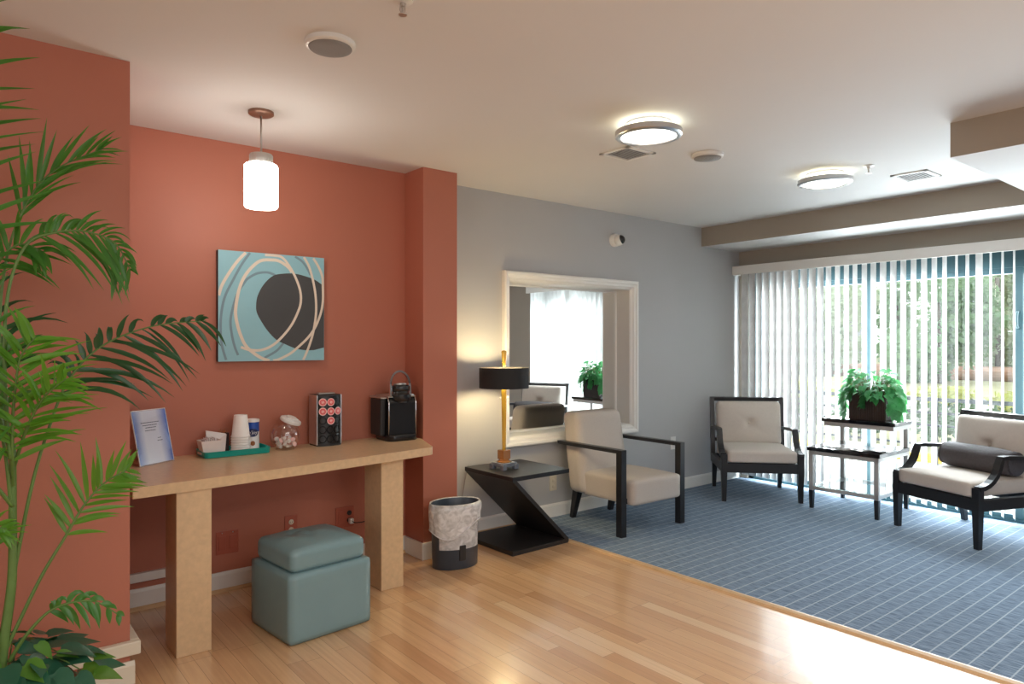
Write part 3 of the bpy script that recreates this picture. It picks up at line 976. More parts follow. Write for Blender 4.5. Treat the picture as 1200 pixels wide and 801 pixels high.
# ------------------------------------------------------------------ slanted glass jar with creamer cups
jr = thing('glass_jar', 'round clear glass jar with slanted white lid on the counter', 'jar', (1.430, 3.775, ZC))
Tm = Matrix.Translation((0, 0, .082)) @ Matrix.Rotation(R(22), 4, Vector((.75, -.66, 0)).cross(Vector((0, 0, -1)))) @ Matrix.Translation((0, 0, -.082))
b = MB()
prof = [(.045, 0.0)] + [(.082 * math.sin(R(a)), .080 - .080 * math.cos(R(a))) for a in range(36, 141, 8)]
b.lathe([(.0445, .001), (.05, 0)] + [p for p in prof[1:]], n=32, cap1=False)
b.build('jar_body', M['jarglass'], jr, smooth=True)
b = MB()
b.lathe([(.052, .140), (.049, .150), (.049, .160)], n=32, cap0=False, cap1=False, mtx=Tm)
b.build('jar_neck', M['jarglass'], jr, smooth=True)
b = MB()
b.lathe([(.050, .156), (.058, .158), (.060, .166), (.057, .174), (.045, .180), (.030, .181), (.030, .186), (.026, .189), (.012, .190)], n=32, mtx=Tm)
b.build('jar_lid', M['camwhite'], jr, angle=35)
pr = None
rj = random.Random(11)
spots = []
for zz, rr, cnt in ((.020, .030, 5), (.036, .046, 7), (.055, .050, 6)):
    for q in range(cnt):
        a = 2 * PI * q / cnt + rj.random() * .5 + zz * 40
        spots.append((rr * math.cos(a), rr * math.sin(a), zz))
    spots.append((0, 0, zz + .004))
jl = 'small white creamer cup heaped inside the slanted glass jar'
for q, (sx_, sy_, sz_) in enumerate(spots):
    if pr is None:
        pr = thing('creamer_cup', jl, 'creamer', (0, 0, 0), 0, 'creamer cups in the glass jar')
        b = MB(); b.lathe([(.0085, 0), (.012, .014)], n=14); b.build('cup_body', M['foam'], pr, angle=40)
        b = MB(); b.lathe([(.0145, .0140), (.0145, .0150)], n=14); b.build('foil_lid', M['pod_rim'], pr, angle=40)
        o = pr
    else:
        o = copy_tree(pr)
    o.location = (1.430 + sx_, 3.775 + sy_, ZC + sz_ - .007)
    o.rotation_euler = (rj.uniform(-1.2, 1.2), rj.uniform(-1.2, 1.2), rj.uniform(0, 6))

# ------------------------------------------------------------------ pod carousel
cs = thing('pod_carousel', 'tall black coffee pod tower with silver sides on the counter', 'pod holder', (1.680, 3.800, ZC))
def bow(hx, y0, y1, n=10, bulge=.020):
    pts = [(hx, y1), (-hx, y1), (-hx, y0)]
    for k in range(n + 1):
        u = -1 + 2 * k / n
        pts.append((u * hx, y0 - bulge * (1 - u * u)))
    return pts[:3] + pts[4:]
b = MB(); b.prism(bow(.070, -.045, .055), 'Z', .004, .286, .003, 1); b.build('tower_body', M['plastic'], cs)
b = MB(); b.prism(bow(.074, -.047, .060), 'Z', 0, .012, .002, 1); b.prism(bow(.074, -.047, .060), 'Z', .284, .294, .003, 1); b.build('tower_cap', M['plasticm'], cs)
b = MB(); b.box(-.0765, -.069, -.050, .062, .008, .292, .002); b.build('side_panel', M['silver'], cs)
b = MB(); b.box(.069, .0765, -.050, .062, .008, .292, .002); b.build('side_panel', M['silver'], cs)
b = MB(); loft(b, [(rrect(.054, .020, .010), .294), (rrect(.052, .018, .010), .302), (rrect(.046, .013, .008), .304)]); b.build('top_handle', M['silver'], cs)
podproto = None
podlab = {(0, 0): 'pink-lidded coffee pod, top row left of the pod tower', (1, 0): 'pink-lidded coffee pod, top row middle of the pod tower', (0, 1): 'pink-lidded coffee pod, second row left of the pod tower',
          (1, 1): 'pink-lidded coffee pod, second row middle of the pod tower', (2, 1): 'pink-lidded coffee pod, second row right of the pod tower', (1, 2): 'pink-lidded coffee pod, third row middle of the pod tower'}
for row in range(5):
    for colm in range(3):
        u = (-.0435, .0, .0435)[colm]
        nx = u / .070
        yy = -.045 - .020 * (1 - nx * nx)
        slope = math.atan(2 * .020 * nx / .070)
        zz = .252 - row * .053
        rot = Matrix.Translation((u, yy, zz)) @ Matrix.Rotation(slope, 4, 'Z') @ Matrix.Rotation(R(90), 4, 'X')
        b = MB()
        b.lathe([(.0205, -.004), (.0215, .003), (.0205, .005), (.0185, .003), (.017, -.002)], n=24, cap0=True, cap1=True, mtx=rot)
        b.build('pod_slot', M['plastic'], cs, angle=45)
        if (colm, row) in podlab:
            if podproto is None:
                p = thing('coffee_pod', '', 'coffee pod', (0, 0, 0), 0, 'coffee pods in the tower')
                b = MB(); b.lathe([(.0225, .0), (.0225, .0016)], n=28); b.build('pod_rim', M['pod_rim'], p, angle=40)
                b = MB(); b.lathe([(.0180, .0016), (.0180, .0024)], n=28); lid = b.build('pod_lid', M['pod_red'], p, angle=40)
                b = MB()
                for a in (40, 100, 165):
                    m_ = Matrix.Rotation(R(a), 4, 'Z')
                    b.box(-.009, .009, -.002, .0015, .0024, .0027, 0, mtx=m_)
                b.build('lettering', M['pod_rim'], lid)
                podproto = p
            else:
                p = copy_tree(podproto)
            p['label'] = podlab[(colm, row)]
            p.matrix_world = Matrix.Translation(cs.location) @ rot @ Matrix.Translation((0, 0, .0055))

# ------------------------------------------------------------------ coffee maker
km = thing('coffee_maker', 'black pod coffee maker with raised chrome handle at counter right end', 'coffee maker', (2.105, 3.765, ZC), R(-3))
b = MB()
b.prism([(-.090, .025), (.105, .025), (.105, .262), (-.070, .262), (-.090, .235)], 'X', -.075, .108, .008, 2)
b.build('body', M['plastic'], km)
b = MB(); loft(b, [([(x * 1.0 + .015, y - .01) for x, y in rrect(.098, .105, .045)], 0), ([(x + .015, y - .01) for x, y in rrect(.101, .108, .045)], .006), ([(x + .015, y - .01) for x, y in rrect(.101, .108, .045)], .032), ([(x + .015, y - .01) for x, y in rrect(.096, .103, .042)], .038)])
b.build('drip_base', M['plastic'], km, angle=40)
b = MB(); b.prism([(-.050, .030), (.095, .030), (.095, .255), (-.058, .255)], 'X', -.112, -.076, .010, 3); b.build('water_tank', M['plasticm'], km)
b = MB(); b.prism([(-.070, .255), (.100, .255), (.100, .268), (-.055, .268)], 'X', -.115, -.073, .006, 2); b.build('tank_lid', M['satin'], km)
b = MB(); b.prism([(-.086, .262), (.100, .262), (.096, .276), (-.072, .274)], 'X', -.072, .110, .005, 2); b.build('top_plate', M['satin'], km)
for xx in (-.0755, .1045):
    b = MB(); b.tube([(xx, -.093, .036), (xx, -.0935, .232), (xx * 1.0, -.076, .266)], .0032, 6); b.build('chrome_trim', M['chrome'], km)
# brewing head tilted open, with its chrome handle standing up
hd = Matrix.Translation((.018, -.066, .236)) @ Matrix.Rotation(R(-6), 4, 'X')
b = MB()
b.lathe([(.054, .0), (.064, .010), (.066, .036), (.054, .046), (.050, .058), (.058, .066), (.060, .088), (.052, .098), (.024, .102)], n=28, sy=.85, mtx=hd)
b.build('brew_head', M['plastic'], km, angle=40)
b = MB()
b.lathe([(.040, .1005), (.041, .108), (.022, .111)], n=24, sy=.75, mtx=hd)
b.build('head_cap', M['satin'], km, angle=40)
b = MB()
arc = [Vector((-.066, .004, .030))] + [Vector((-.064 * math.cos(R(a)), .006, .105 + .078 * math.sin(R(a)))) for a in range(0, 181, 12)] + [Vector((.066, .004, .030))]
b.bar([hd @ p for p in arc], .018, .012, hd.to_3x3() @ Vector((0, 1, 0)))
b.build('handle', M['chrome'], km)
b = MB(); b.lathe([(.030, .228), (.036, .262)], cx=.018, cy=-.078, n=24); b.build('pod_nozzle', M['plasticm'], km, angle=40)
b = MB(); b.box(.065, .092, -.094, -.070, .268, .2795, .002); b.build('power_button', M['silver'], km)

# ------------------------------------------------------------------ wall art
art = thing('canvas_art', 'square blue abstract canvas with dark oval and cream loops on coral wall', 'painting', (1.100, 3.865, 1.245))
b = MB()
b.mi = 0; b.box(0, .598, 0, .034, 0, .601)
for f in b.bm.faces:
    f.normal_update()
    f.material_index = 1 if f.normal.y < -.5 else 0
YA = {'art_dark': -.0004, 'art_grey': -.0003, 'next': -.0009}
def stroke(pts, w, mi, yy):
    pp = smooth_path([(x, 0, z) for x, z in pts], 6)
    n = len(pp); prev = None
    for i, p in enumerate(pp):
        t = (pp[min(i + 1, n - 1)] - pp[max(i - 1, 0)]).normalized()
        s = Vector((-t.z, 0, t.x)) * (w / 2)
        e = []
        for q in (p - s, p + s):
            e.append(b.bm.verts.new((min(.5975, max(.0005, q.x)), yy, min(.6005, max(.0005, q.z)))))
        if prev:
            f = b.bm.faces.new((prev[0], prev[1], e[1], e[0])); f.material_index = mi
        prev = e
blob = [(0.201, 0.311), (0.21, 0.364), (0.243, 0.427), (0.295, 0.478), (0.354, 0.494), (0.423, 0.498), (0.494, 0.485), (0.546, 0.468), (0.597, 0.436), (0.597, 0.074), (0.536, 0.059), (0.484, 0.059), (0.423, 0.07), (0.364, 0.094), (0.315, 0.118), (0.267, 0.166), (0.229, 0.222), (0.205, 0.269)]
bp_ = [Vector((x, 0, z)) for x, z in blob]
arcp = smooth_path([bp_[i] for i in range(10, 18)] + [bp_[i] for i in range(0, 9)], 4)
f = b.bm.faces.new([b.bm.verts.new((p.x, -.0006, p.z)) for p in [bp_[9]] + arcp]); f.material_index = 2
for pts in ([(0.168, 0.597), (0.122, 0.528), (0.077, 0.441), (0.037, 0.356), (0.018, 0.273), (0.012, 0.181), (0.019, 0.09), (0.041, 0.009)],
            [(0.315, 0.479), (0.267, 0.495), (0.21, 0.487), (0.163, 0.46), (0.14, 0.435), (0.1, 0.368), (0.077, 0.293), (0.064, 0.219), (0.071, 0.145), (0.086, 0.08), (0.104, 0.034)],
            [(0.423, 0.596), (0.464, 0.572), (0.494, 0.535), (0.515, 0.496)], [(0.354, 0.099), (0.315, 0.056), (0.248, 0.018)]):
    stroke(pts, .013, 3, -.0004)
for pts, w in (([(0.145, 0.597), (0.1, 0.545), (0.055, 0.477), (0.019, 0.41), (0.003, 0.355)], .016),
               ([(0.25, 0.592), (0.295, 0.593), (0.344, 0.587), (0.383, 0.547), (0.423, 0.481), (0.452, 0.404), (0.456, 0.335), (0.438, 0.276), (0.403, 0.206), (0.354, 0.143), (0.295, 0.089), (0.229, 0.061), (0.163, 0.063), (0.119, 0.078)], .014),
               ([(0.403, 0.504), (0.383, 0.532), (0.334, 0.562), (0.291, 0.567), (0.229, 0.559), (0.182, 0.523), (0.14, 0.468), (0.113, 0.406), (0.098, 0.34), (0.09, 0.266), (0.1, 0.201), (0.118, 0.141), (0.145, 0.085), (0.191, 0.042), (0.238, 0.013), (0.276, 0.001)], .017),
               ([(0.474, 0.598), (0.505, 0.545), (0.531, 0.458), (0.546, 0.369), (0.548, 0.279), (0.536, 0.189), (0.515, 0.109), (0.484, 0.03), (0.469, 0.002)], .014),
               ([(0.531, 0.595), (0.562, 0.549), (0.586, 0.491), (0.59, 0.421), (0.59, 0.35), (0.578, 0.28), (0.546, 0.199), (0.505, 0.139), (0.454, 0.089), (0.393, 0.04), (0.325, 0.007), (0.295, 0.002)], .014)):
    stroke(pts, w, 4, YA['next'])
    YA['next'] -= .0003
b.keep = True
b.build('canvas', [M['art_edge'], M['art_blue'], M['art_dark'], M['art_grey'], M['art_cream']], art)

# ------------------------------------------------------------------ ceiling fixtures
pd = thing('pendant_lamp', 'lit white cylinder pendant lamp over the coral alcove counter', 'pendant lamp', (1.132, 3.292, H))
b = MB(); b.lathe([(.058, 0), (.058, -.012), (.050, -.018), (.010, -.021)], n=32); b.build('ceiling_canopy', mat('copper_brown_metal', (.30, .17, .12, 1), .4, .6), pd, angle=40)
b = MB(); b.tube([(0, 0, -.018), (0, 0, -.205)], .005, 8); b.build('rod', M['satin'], pd)
b = MB(); b.lathe([(.012, -.196), (.050, -.202), (.052, -.206), (.052, -.248), (.050, -.252)], n=32)
for a in range(24):
    m_ = Matrix.Rotation(2 * PI * a / 24, 4, 'Z')
    b.box(.051, .0535, -.003, .003, -.246, -.208, 0, mtx=m_)
b.build('socket_cap', M['satin'], pd, angle=40)
b = MB(); b.lathe([(.030, -.250), (.068, -.250), (.076, -.258), (.076, -.448), (.070, -.455)], n=36); b.build('glass_shade', M['pendglass'], pd, angle=50)

for (x, y, lab) in ((2.69, 2.245, 'round flush ceiling light nearer the camera, beside the larger vent'), (4.372, 2.193, 'round flush ceiling light farther away near the window beam')):
    t = thing('ceiling_light', lab, 'ceiling light', (x, y, H), 0, 'round flush ceiling lights')
    b = MB(); b.lathe([(.112, 0), (.112, -.010), (.108, -.012)], n=40); b.build('back_pan', M['camwhite'], t, angle=40)
    b = MB(); b.lathe([(.098, -.012), (.098, -.042)], n=40, cap0=False, cap1=False); b.build('diffuser_rim', M['diffside'], t, smooth=True)
    b = MB(); b.lathe([(.126, -.040), (.158, -.038), (.165, -.043), (.165, -.066), (.160, -.071), (.138, -.073), (.134, -.062), (.126, -.044)], n=48, cap0=False, cap1=False); b.build('ring', M['silver'], t, angle=40)
    b = MB(); b.lathe([(.136, -.060), (.120, -.071), (.070, -.080), (.010, -.082)], n=40); b.build('diffuser', M['diffuser'], t, smooth=True)

for (x, y, lab) in ((1.068, 2.376, 'round white ceiling speaker above the counter side'), (3.404, 2.403, 'round white ceiling speaker between the two flush lights')):
    t = thing('ceiling_speaker', lab, 'speaker', (x, y, H), 0, 'round ceiling speakers')
    b = MB(); b.lathe([(.090, 0), (.090, -.014), (.084, -.020), (.078, -.021)], n=40); b.build('bezel', M['camwhite'], t, angle=40)
    b = MB(); b.lathe([(.078, -.0205), (.076, -.024), (.03, -.0255)], n=40); b.build('grille', M['grille'], t, smooth=True)
for (x, y, lab) in ((1.116, 1.936, 'small ceiling sprinkler head at the top edge of the photo'), (4.39, 1.927, 'small ceiling sprinkler head beside the far flush light')):
    t = thing('sprinkler', lab, 'sprinkler', (x, y, H), 0, 'ceiling sprinkler heads')
    b = MB(); b.lathe([(.034, 0), (.033, -.005), (.014, -.011)], n=24); b.build('escutcheon', M['camwhite'], t, angle=40)
    b = MB(); b.lathe([(.009, -.009), (.009, -.022), (.004, -.024), (.003, -.045)], n=12)
    b.tube([(-.008, 0, -.02), (-.010, 0, -.034), (-.002, 0, -.046)], .002, 6); b.tube([(.008, 0, -.02), (.010, 0, -.034), (.002, 0, -.046)], .002, 6)
    b.build('nozzle', M['satin'], t, angle=40)
    b = MB(); b.lathe([(.014, -.047), (.014, -.049)], n=16); b.build('deflector', M['satin'], t)
for (x, y, sx, sy, lab) in ((3.02, 2.675, .24, .22, 'square grey ceiling vent beside the nearer flush light'), (4.885, 1.845, .25, .22, 'grey ceiling vent near the right soffit')):
    t = thing('ceiling_vent', lab, 'vent', (x, y, H), 0, 'ceiling air vents')
    b = MB()
    b.box(-sx / 2, sx / 2, -sy / 2, -sy / 2 + .025, -.008, 0, .002); b.box(-sx / 2, sx / 2, sy / 2 - .025, sy / 2, -.008, 0, .002)
    b.box(-sx / 2, -sx / 2 + .025, -sy / 2, sy / 2, -.008, 0, .002); b.box(sx / 2 - .025, sx / 2, -sy / 2, sy / 2, -.008, 0, .002)
    b.build('vent_frame', M['camwhite'], t)
    b = MB(); b.box(-sx / 2 + .02, sx / 2 - .02, -sy / 2 + .02, sy / 2 - .02, -.0012, 0)
    b.build('backing', M['grille'], t)
    for k in range(9):
        yy = -sy / 2 + .034 + k * (sy - .068) / 8
        m_ = Matrix.Translation((0, yy, -.005)) @ Matrix.Rotation(R(18), 4, 'X')
        b = MB(); b.box(-sx / 2 + .024, sx / 2 - .024, -.008, .008, -.0008, .0008, 0, mtx=m_); b.build('slat', M['vent'], t)
sc_ = thing('security_camera', 'white dome security camera high on the grey wall', 'security camera', (4.30, YG, 2.207))
m_ = Matrix.Rotation(R(90), 4, 'X')
b = MB(); b.lathe([(.056, 0), (.056, .022), (.050, .034), (.046, .036)], n=32, mtx=m_); b.build('camera_base', M['camwhite'], sc_, angle=40)
m2_ = Matrix.Translation((.006, -.052, -.004)) @ Matrix.Rotation(R(75), 4, 'X') @ Matrix.Rotation(R(20), 4, 'Y')
b = MB(); b.lathe([(.046 * math.cos(R(a)), .046 * math.sin(R(a))) for a in range(-60, 31, 10)], n=28, mtx=m2_); b.build('camera_shell', M['camwhite'], sc_, smooth=True)
b = MB(); b.lathe([(.040 * math.cos(R(a)), .012 + .040 * math.sin(R(a))) for a in range(8, 88, 8)], n=28, mtx=m2_); b.build('camera_lens', M['plastic'], sc_, smooth=True)

# ------------------------------------------------------------------ ottoman
ot = thing('ottoman', 'blue-grey leatherette storage ottoman with cushioned lid under the counter', 'ottoman', (1.339, 3.199, 0), R(6))
b = MB(); b.rbox((.210, .200, .156), .014, 12, mtx=Matrix.Translation((0, 0, .157))); b.build('ottoman_base', M['teal'], ot, smooth=True)
def puff(p):
    if p.z > 0:
        k = max(0, 1 - (p.x / .19) ** 2) * max(0, 1 - (p.y / .18) ** 2)
        p = p + Vector((0, 0, .026 * k))
        d = math.sqrt((p.x + .03) ** 2 + (p.y - .03) ** 2)
        p = p + Vector((0, 0, -.012 * math.exp(-((d - .05) / .018) ** 2) * (1 if p.y > .0 else .3)))
        p += Vector((0, 0, .0035 * math.sin(38 * p.x + 24 * p.y) * k))
    return p
b = MB(); b.rbox((.192, .182, .052), .030, 20, puff, Matrix.Translation((0, 0, .362))); b.build('ottoman_lid', M['teal'], ot, smooth=True)

# ------------------------------------------------------------------ outlets on the coral wall
def plate(name, label, loc, w, h, m, kind, face=-1, group=None):
    t = thing(name, label, kind, loc, 0, group)
    b = MB(); b.box(-w / 2, w / 2, -.006, 0, -h / 2, h / 2, .0025); b.build('cover_plate', m, t)
    return t
coralplate = mat('painted_over_plate', (0.40, 0.10, 0.06, 1), rough=0.4)
t = plate('wall_plate', 'coral painted double wall plate left of the ottoman', (1.157, 3.90, .262), .120, .125, coralplate, 'wall plate')
for xx in (-.028, .028):
    b = MB(); b.box(xx - .018, xx + .018, -.009, -.0055, -.038, .038, .002); b.build('switch_insert', coralplate, t)
    b = MB(); b.lathe([(.003, 0), (.003, .002)], n=10, mtx=Matrix.Translation((xx, -.006, .052)) @ Matrix.Rotation(R(90), 4, 'X')); b.build('screw', M['silver'], t)
t = plate('wall_outlet', 'coral painted single outlet with two pale sockets behind ottoman', (1.511, 3.90, .292), .075, .120, coralplate, 'outlet', group='power outlets')
for zz in (-.022, .022):
    b = MB(); b.lathe([(.015, 0), (.015, .003), (.013, .004)], n=20, mtx=Matrix.Translation((0, -.0055, zz)) @ Matrix.Rotation(R(90), 4, 'X')); s = b.build('socket', M['beigeplate'], t, angle=40)
    b = MB()
    for xx in (-.005, .005):
        b.box(xx - .001, xx + .001, -.0105, -.0094, zz - .004, zz + .004)
    b.build('slots', M['dark'], s)
t = plate('wall_outlet', 'coral painted outlet with a white plug near the right counter leg', (1.845, 3.90, .290), .120, .125, coralplate, 'outlet', group='power outlets')
b = MB(); b.box(-.045, -.012, -.009, -.0055, -.038, .038, .002); b.build('switch_insert', coralplate, t)
for zz in (-.022, .022):
    b = MB(); b.lathe([(.015, 0), (.015, .003), (.013, .004)], n=20, mtx=Matrix.Translation((.028, -.0055, zz)) @ Matrix.Rotation(R(90), 4, 'X')); s = b.build('socket', M['dark'], t, angle=40)
pg = thing('power_cord', 'white plug with dark cord running up behind the right counter leg', 'power cord', (1.873, 3.884, .268))
b = MB(); b.box(-.013, .013, -.030, 0, -.016, .016, .005); b.build('plug', M['camwhite'], pg)
b = MB(); b.tube(smooth_path([(.0, -.028, 0), (.03, -.035, -.012), (.12, -.03, .0), (.26, -.02, .12), (.33, -.03, .30), (.355, -.06, .44)]), .003, 6); b.build('cord', M['plasticm'], pg)
t = plate('wall_outlet', 'beige outlet low on grey wall behind the black side table', (3.610, YG, .262), .072, .116, M['beigeplate'], 'outlet', group='power outlets')
for zz in (-.022, .022):
    b = MB(); b.lathe([(.014, 0), (.014, .003), (.012, .004)], n=20, mtx=Matrix.Translation((0, -.0055, zz)) @ Matrix.Rotation(R(90), 4, 'X')); b.build('socket', M['beigeplate'], t, angle=40)
t = plate('wall_outlet', 'white outlet on grey wall behind the armchair right arm', (5.085, YG, .440), .072, .116, M['white'], 'outlet', group='power outlets')
for zz in (-.022, .022):
    b = MB(); b.lathe([(.014, 0), (.014, .003), (.012, .004)], n=20, mtx=Matrix.Translation((0, -.0055, zz)) @ Matrix.Rotation(R(90), 4, 'X')); b.build('socket', M['white'], t, angle=40)

# ------------------------------------------------------------------ waste bin
wb = thing('waste_bin', 'dark oval waste bin with clear liner between pier and black table', 'waste bin', (2.365, 3.475, 0), R(-8))
b = MB()
b.lathe([(.140, .0), (.145, .004), (.152, .375), (.156, .380), (.153, .384), (.149, .378), (.141, .010)], n=40, sy=.68)
b.build('bin_body', M['bin'], wb, angle=50)
b = MB(); b.box(-.020, .020, -.1015, -.088, .06, .150, .003, mtx=Matrix.Rotation(R(4), 4, 'X')); b.build('bin_grip', M['plasticm'], wb)
b = MB()
n = 56; rows = []
rw = random.Random(3)
ph = [rw.uniform(0, 6) for _ in range(6)]
for j in range(9):
    v = j / 8
    row = []
    for i in range(n):
        a = 2 * PI * i / n
        drop = .135 + .055 * math.sin(a - 2.15) + .02 * math.sin(3 * a + ph[0])
        if j == 0:
            r_, z_ = .146, .12
        elif j == 1:
            r_, z_ = .151, .376
        elif j == 2:
            r_, z_ = .160, .388
        else:
            u = (j - 2) / 6
            z_ = .386 - drop * u
            r_ = .161 + (.004 + .003 * math.sin(9 * a + ph[1] + 3 * u) + .003 * math.sin(17 * a + ph[2] - 5 * u)) * (1 if j < 8 else 1.3) - .010 * u * u + .003
        row.append(b.bm.verts.new((r_ * math.cos(a), r_ * math.sin(a) * .70, z_)))
    rows.append(row)
for A_, B_ in zip(rows, rows[1:]):
    for i in range(n):
        f = b.bm.faces.new((A_[i], A_[(i + 1) % n], B_[(i + 1) % n], B_[i])); f.smooth = True
b.build('bin_liner', M['liner'], wb)
b = MB(); pp = []
for i in range(n + 1):
    a = 2 * PI * i / n
    drop = .135 + .055 * math.sin(a - 2.15) + .02 * math.sin(3 * a + ph[0])
    pp.append((.163 * math.cos(a), .163 * math.sin(a) * .70, .386 - drop * .99))
b.tube(pp, .0035, 6); b.build('liner_hem', mat('white_liner_hem', (.6, .6, .62, 1), .5), wb)

# ------------------------------------------------------------------ Z side table
zt = thing('side_table', 'black Z-shaped side table carrying the amber lamp', 'side table', (2.98, 3.635, 0), R(1))
b = MB(); b.box(-.248, .248, -.255, .255, 0, .028, .002, 1); b.build('table_base', M['blackmatte'], zt)
b = MB(); b.prism([(.248, .028), (.212, .028), (-.248, .470), (-.213, .470)], 'Y', -.255, .255); b.build('diagonal_panel', M['blackmatte'], zt)
b = MB(); b.box(-.250, .250, -.257, .257, .470, .498, .002, 1); b.build('tabletop', M['black'], zt)
# table lamp
lp = thing('table_lamp', 'amber column table lamp with black drum shade on black table', 'table lamp', (2.890, 3.660, .498), R(4))
b = MB()
b.box(-.062, .062, -.062, .062, .018, .046, .004)
for sx_ in (-1, 1):
    for sy_ in (-1, 1):
        b.box(min(sx_ * .070, sx_ * .036), max(sx_ * .070, sx_ * .036), min(sy_ * .070, sy_ * .036), max(sy_ * .070, sy_ * .036), 0, .036, .003)
b.build('stone_foot', M['lampbase'], lp)
b = MB(); b.lathe([(.052, .046), (.050, .052), (.036, .062), (.032, .068)], n=8); b.build('copper_collar', M['copper'], lp)
b = MB(); b.box(-.032, .032, -.032, .032, .066, .128, .004); b.build('amber_block', M['copper'], lp)
b = MB(); b.lathe([(.0125, .128), (.0125, .140), (.013, .150), (.0185, .52), (.0195, .600)], n=10); b.build('amber_column', M['amber'], lp)
b = MB(); b.lathe([(.0105, .690), (.012, .698), (.0185, .788), (.016, .796), (.006, .799)], n=10); b.build('finial', M['amber'], lp)
b = MB()
b.lathe([(.166, .545), (.168, .545), (.168, .682), (.166, .682)], n=56, cap0=False, cap1=False)
b.build('lamp_shade', M['shade'], lp, angle=40)
b = MB(); b.lathe([(.1655, .546), (.1655, .681)], n=56, cap0=False, cap1=False); b.build('shade_lining', M['shadein'], lp, smooth=True)
b = MB()
for a in (0, 120, 240):
    b.tube([(.012 * math.cos(R(a)), .012 * math.sin(R(a)), .676), (.166 * math.cos(R(a)), .166 * math.sin(R(a)), .676)], .0025, 6)
b.tube([(0, 0, .596), (0, 0, .694)], .006, 8)
b.build('shade_spider', M['satin'], lp)
for a in (60, 240):
    b = MB(); c_ = Vector((.062 * math.cos(R(a)), .062 * math.sin(R(a)), .612))
    b.lathe([(.0, -.026), (.014, -.022), (.022, -.005), (.020, .012), (.010, .026), (.008, .03)], cx=c_.x, cy=c_.y, n=16, mtx=Matrix.Translation((0, 0, .612)), cap0=False)
    b.build('bulb', M['bulb'], lp, smooth=True)
for s_ in (-1, 1):
    b = MB(); b.tube([(s_ * .034, 0, .60), (s_ * .034, 0, .482)], .0008, 4); b.lathe([(.001, .470), (.005, .475), (.004, .483)], cx=s_ * .034, n=10); b.build('pull_chain', M['satin'], lp)
pl = bpy.data.lights.new('table_lamp_light', 'POINT'); pl.energy = 16; pl.color = (1.0, .78, .42); pl.shadow_soft_size = .05
po = bpy.data.objects.new('table_lamp_light', pl); po.location = (2.890, 3.660, .498 + .612); COL.objects.link(po)
lc = thing('lamp_cord', 'thin pale lamp cord looping on the floor behind the black table', 'cord', (2.72, 3.90, 0))
b = MB(); b.tube(smooth_path([(.06, .018, .50), (.04, .030, .40), (.0, .030, .2), (-.05, .012, .06), (-.03, .004, .006), (.06, .010, .006), (.11, .018, .02)]), .003, 6); b.build('cord', M['cord'], lc)

# ------------------------------------------------------------------ recessed mirror
mr = thing('wall_mirror', 'deep white framed mirror set into the grey wall', 'mirror', (0, 0, 0))
b = MB()
x0, x1, z0, z1 = 3.108, 4.575, .582, 1.876
prof = [(0, YG + .002), (0, YG - .034), (.010, YG - .042), (.026, YG - .040), (.034, YG - .030), (.050, YG - .026), (.060, YG - .010), (.066, YG - .006), (.074, YG + .006), (.078, YM - .012), (.090, YM - .010), (.094, YM)]
prev = None
for o_, yy in prof:
    ring = [b.bm.verts.new(p) for p in ((x0 + o_, yy, z0 + o_), (x1 - o_, yy, z0 + o_), (x1 - o_, yy, z1 - o_), (x0 + o_, yy, z1 - o_))]
    if prev:
        for i in range(4):
            b.bm.faces.new((prev[i], prev[(i + 1) % 4], ring[(i + 1) % 4], ring[i]))
    prev = ring
b.keep = True
bmesh.ops.recalc_face_normals(b.bm, faces=b.bm.faces[:])
b.build('mirror_frame', M['white'], mr)
b = MB(); b.box(x0 + .088, x1 - .088, YM - .002, YM + .006, z0 + .088, z1 - .088); b.build('mirror_glass', M['mirror'], mr)

# ------------------------------------------------------------------ armchair by the mirror
ac = thing('armchair', 'oatmeal upholstered armchair with black frame arms in front of mirror', 'armchair', (3.908, 3.230, 0), R(-1.2))
b = MB(); b.rbox((.258, .265, .090), .028, 14, lambda p: p + Vector((0, 0, .012 * max(0, 1 - (p.x / .26) ** 2) * max(0, 1 - ((p.y) / .27) ** 2) if p.z > 0 else 0)), Matrix.Translation((0, .205, .300)))
b.build('seat', M['fabric'], ac, smooth=True)
b = MB()
sh_ = lambda p: Vector((p.x * (1 - .04 * max(0, p.z) / .33), p.y + .050 * (p.z + .02) / .33 + (.012 * max(0, 1 - (p.x / .26) ** 2) * (-1 if p.y < 0 else 0)), p.z))
b.rbox((.254, .088, .302), .050, 16, sh_, Matrix.Translation((-.034, .532, .522)))
b.build('backrest', M['fabric'], ac, smooth=True)
for s_ in (-1, 1):
    b = MB(); b.box(s_ * .316 - .026, s_ * .316 + .026, -.024, .028, 0.004, .606, .002, 1); b.build('leg', M['black'], ac)
    b = MB(); b.box(s_ * .316 - .026, s_ * .316 + .026, .028, .640, .580, .606, .002, 1)
    b.build('arm', M['black'], ac)
    b = MB(); b.box(min(s_ * .250, s_ * .292), max(s_ * .250, s_ * .292), .0, .026, .225, .262); b.build('frame_rail', M['black'], ac)
    b = MB(); b.bar([(s_ * .205, .615, .004), (s_ * .205, .560, .22)], [.034, .054], [.034, .056], (1, 0, 0)); b.build('leg', M['black'], ac)

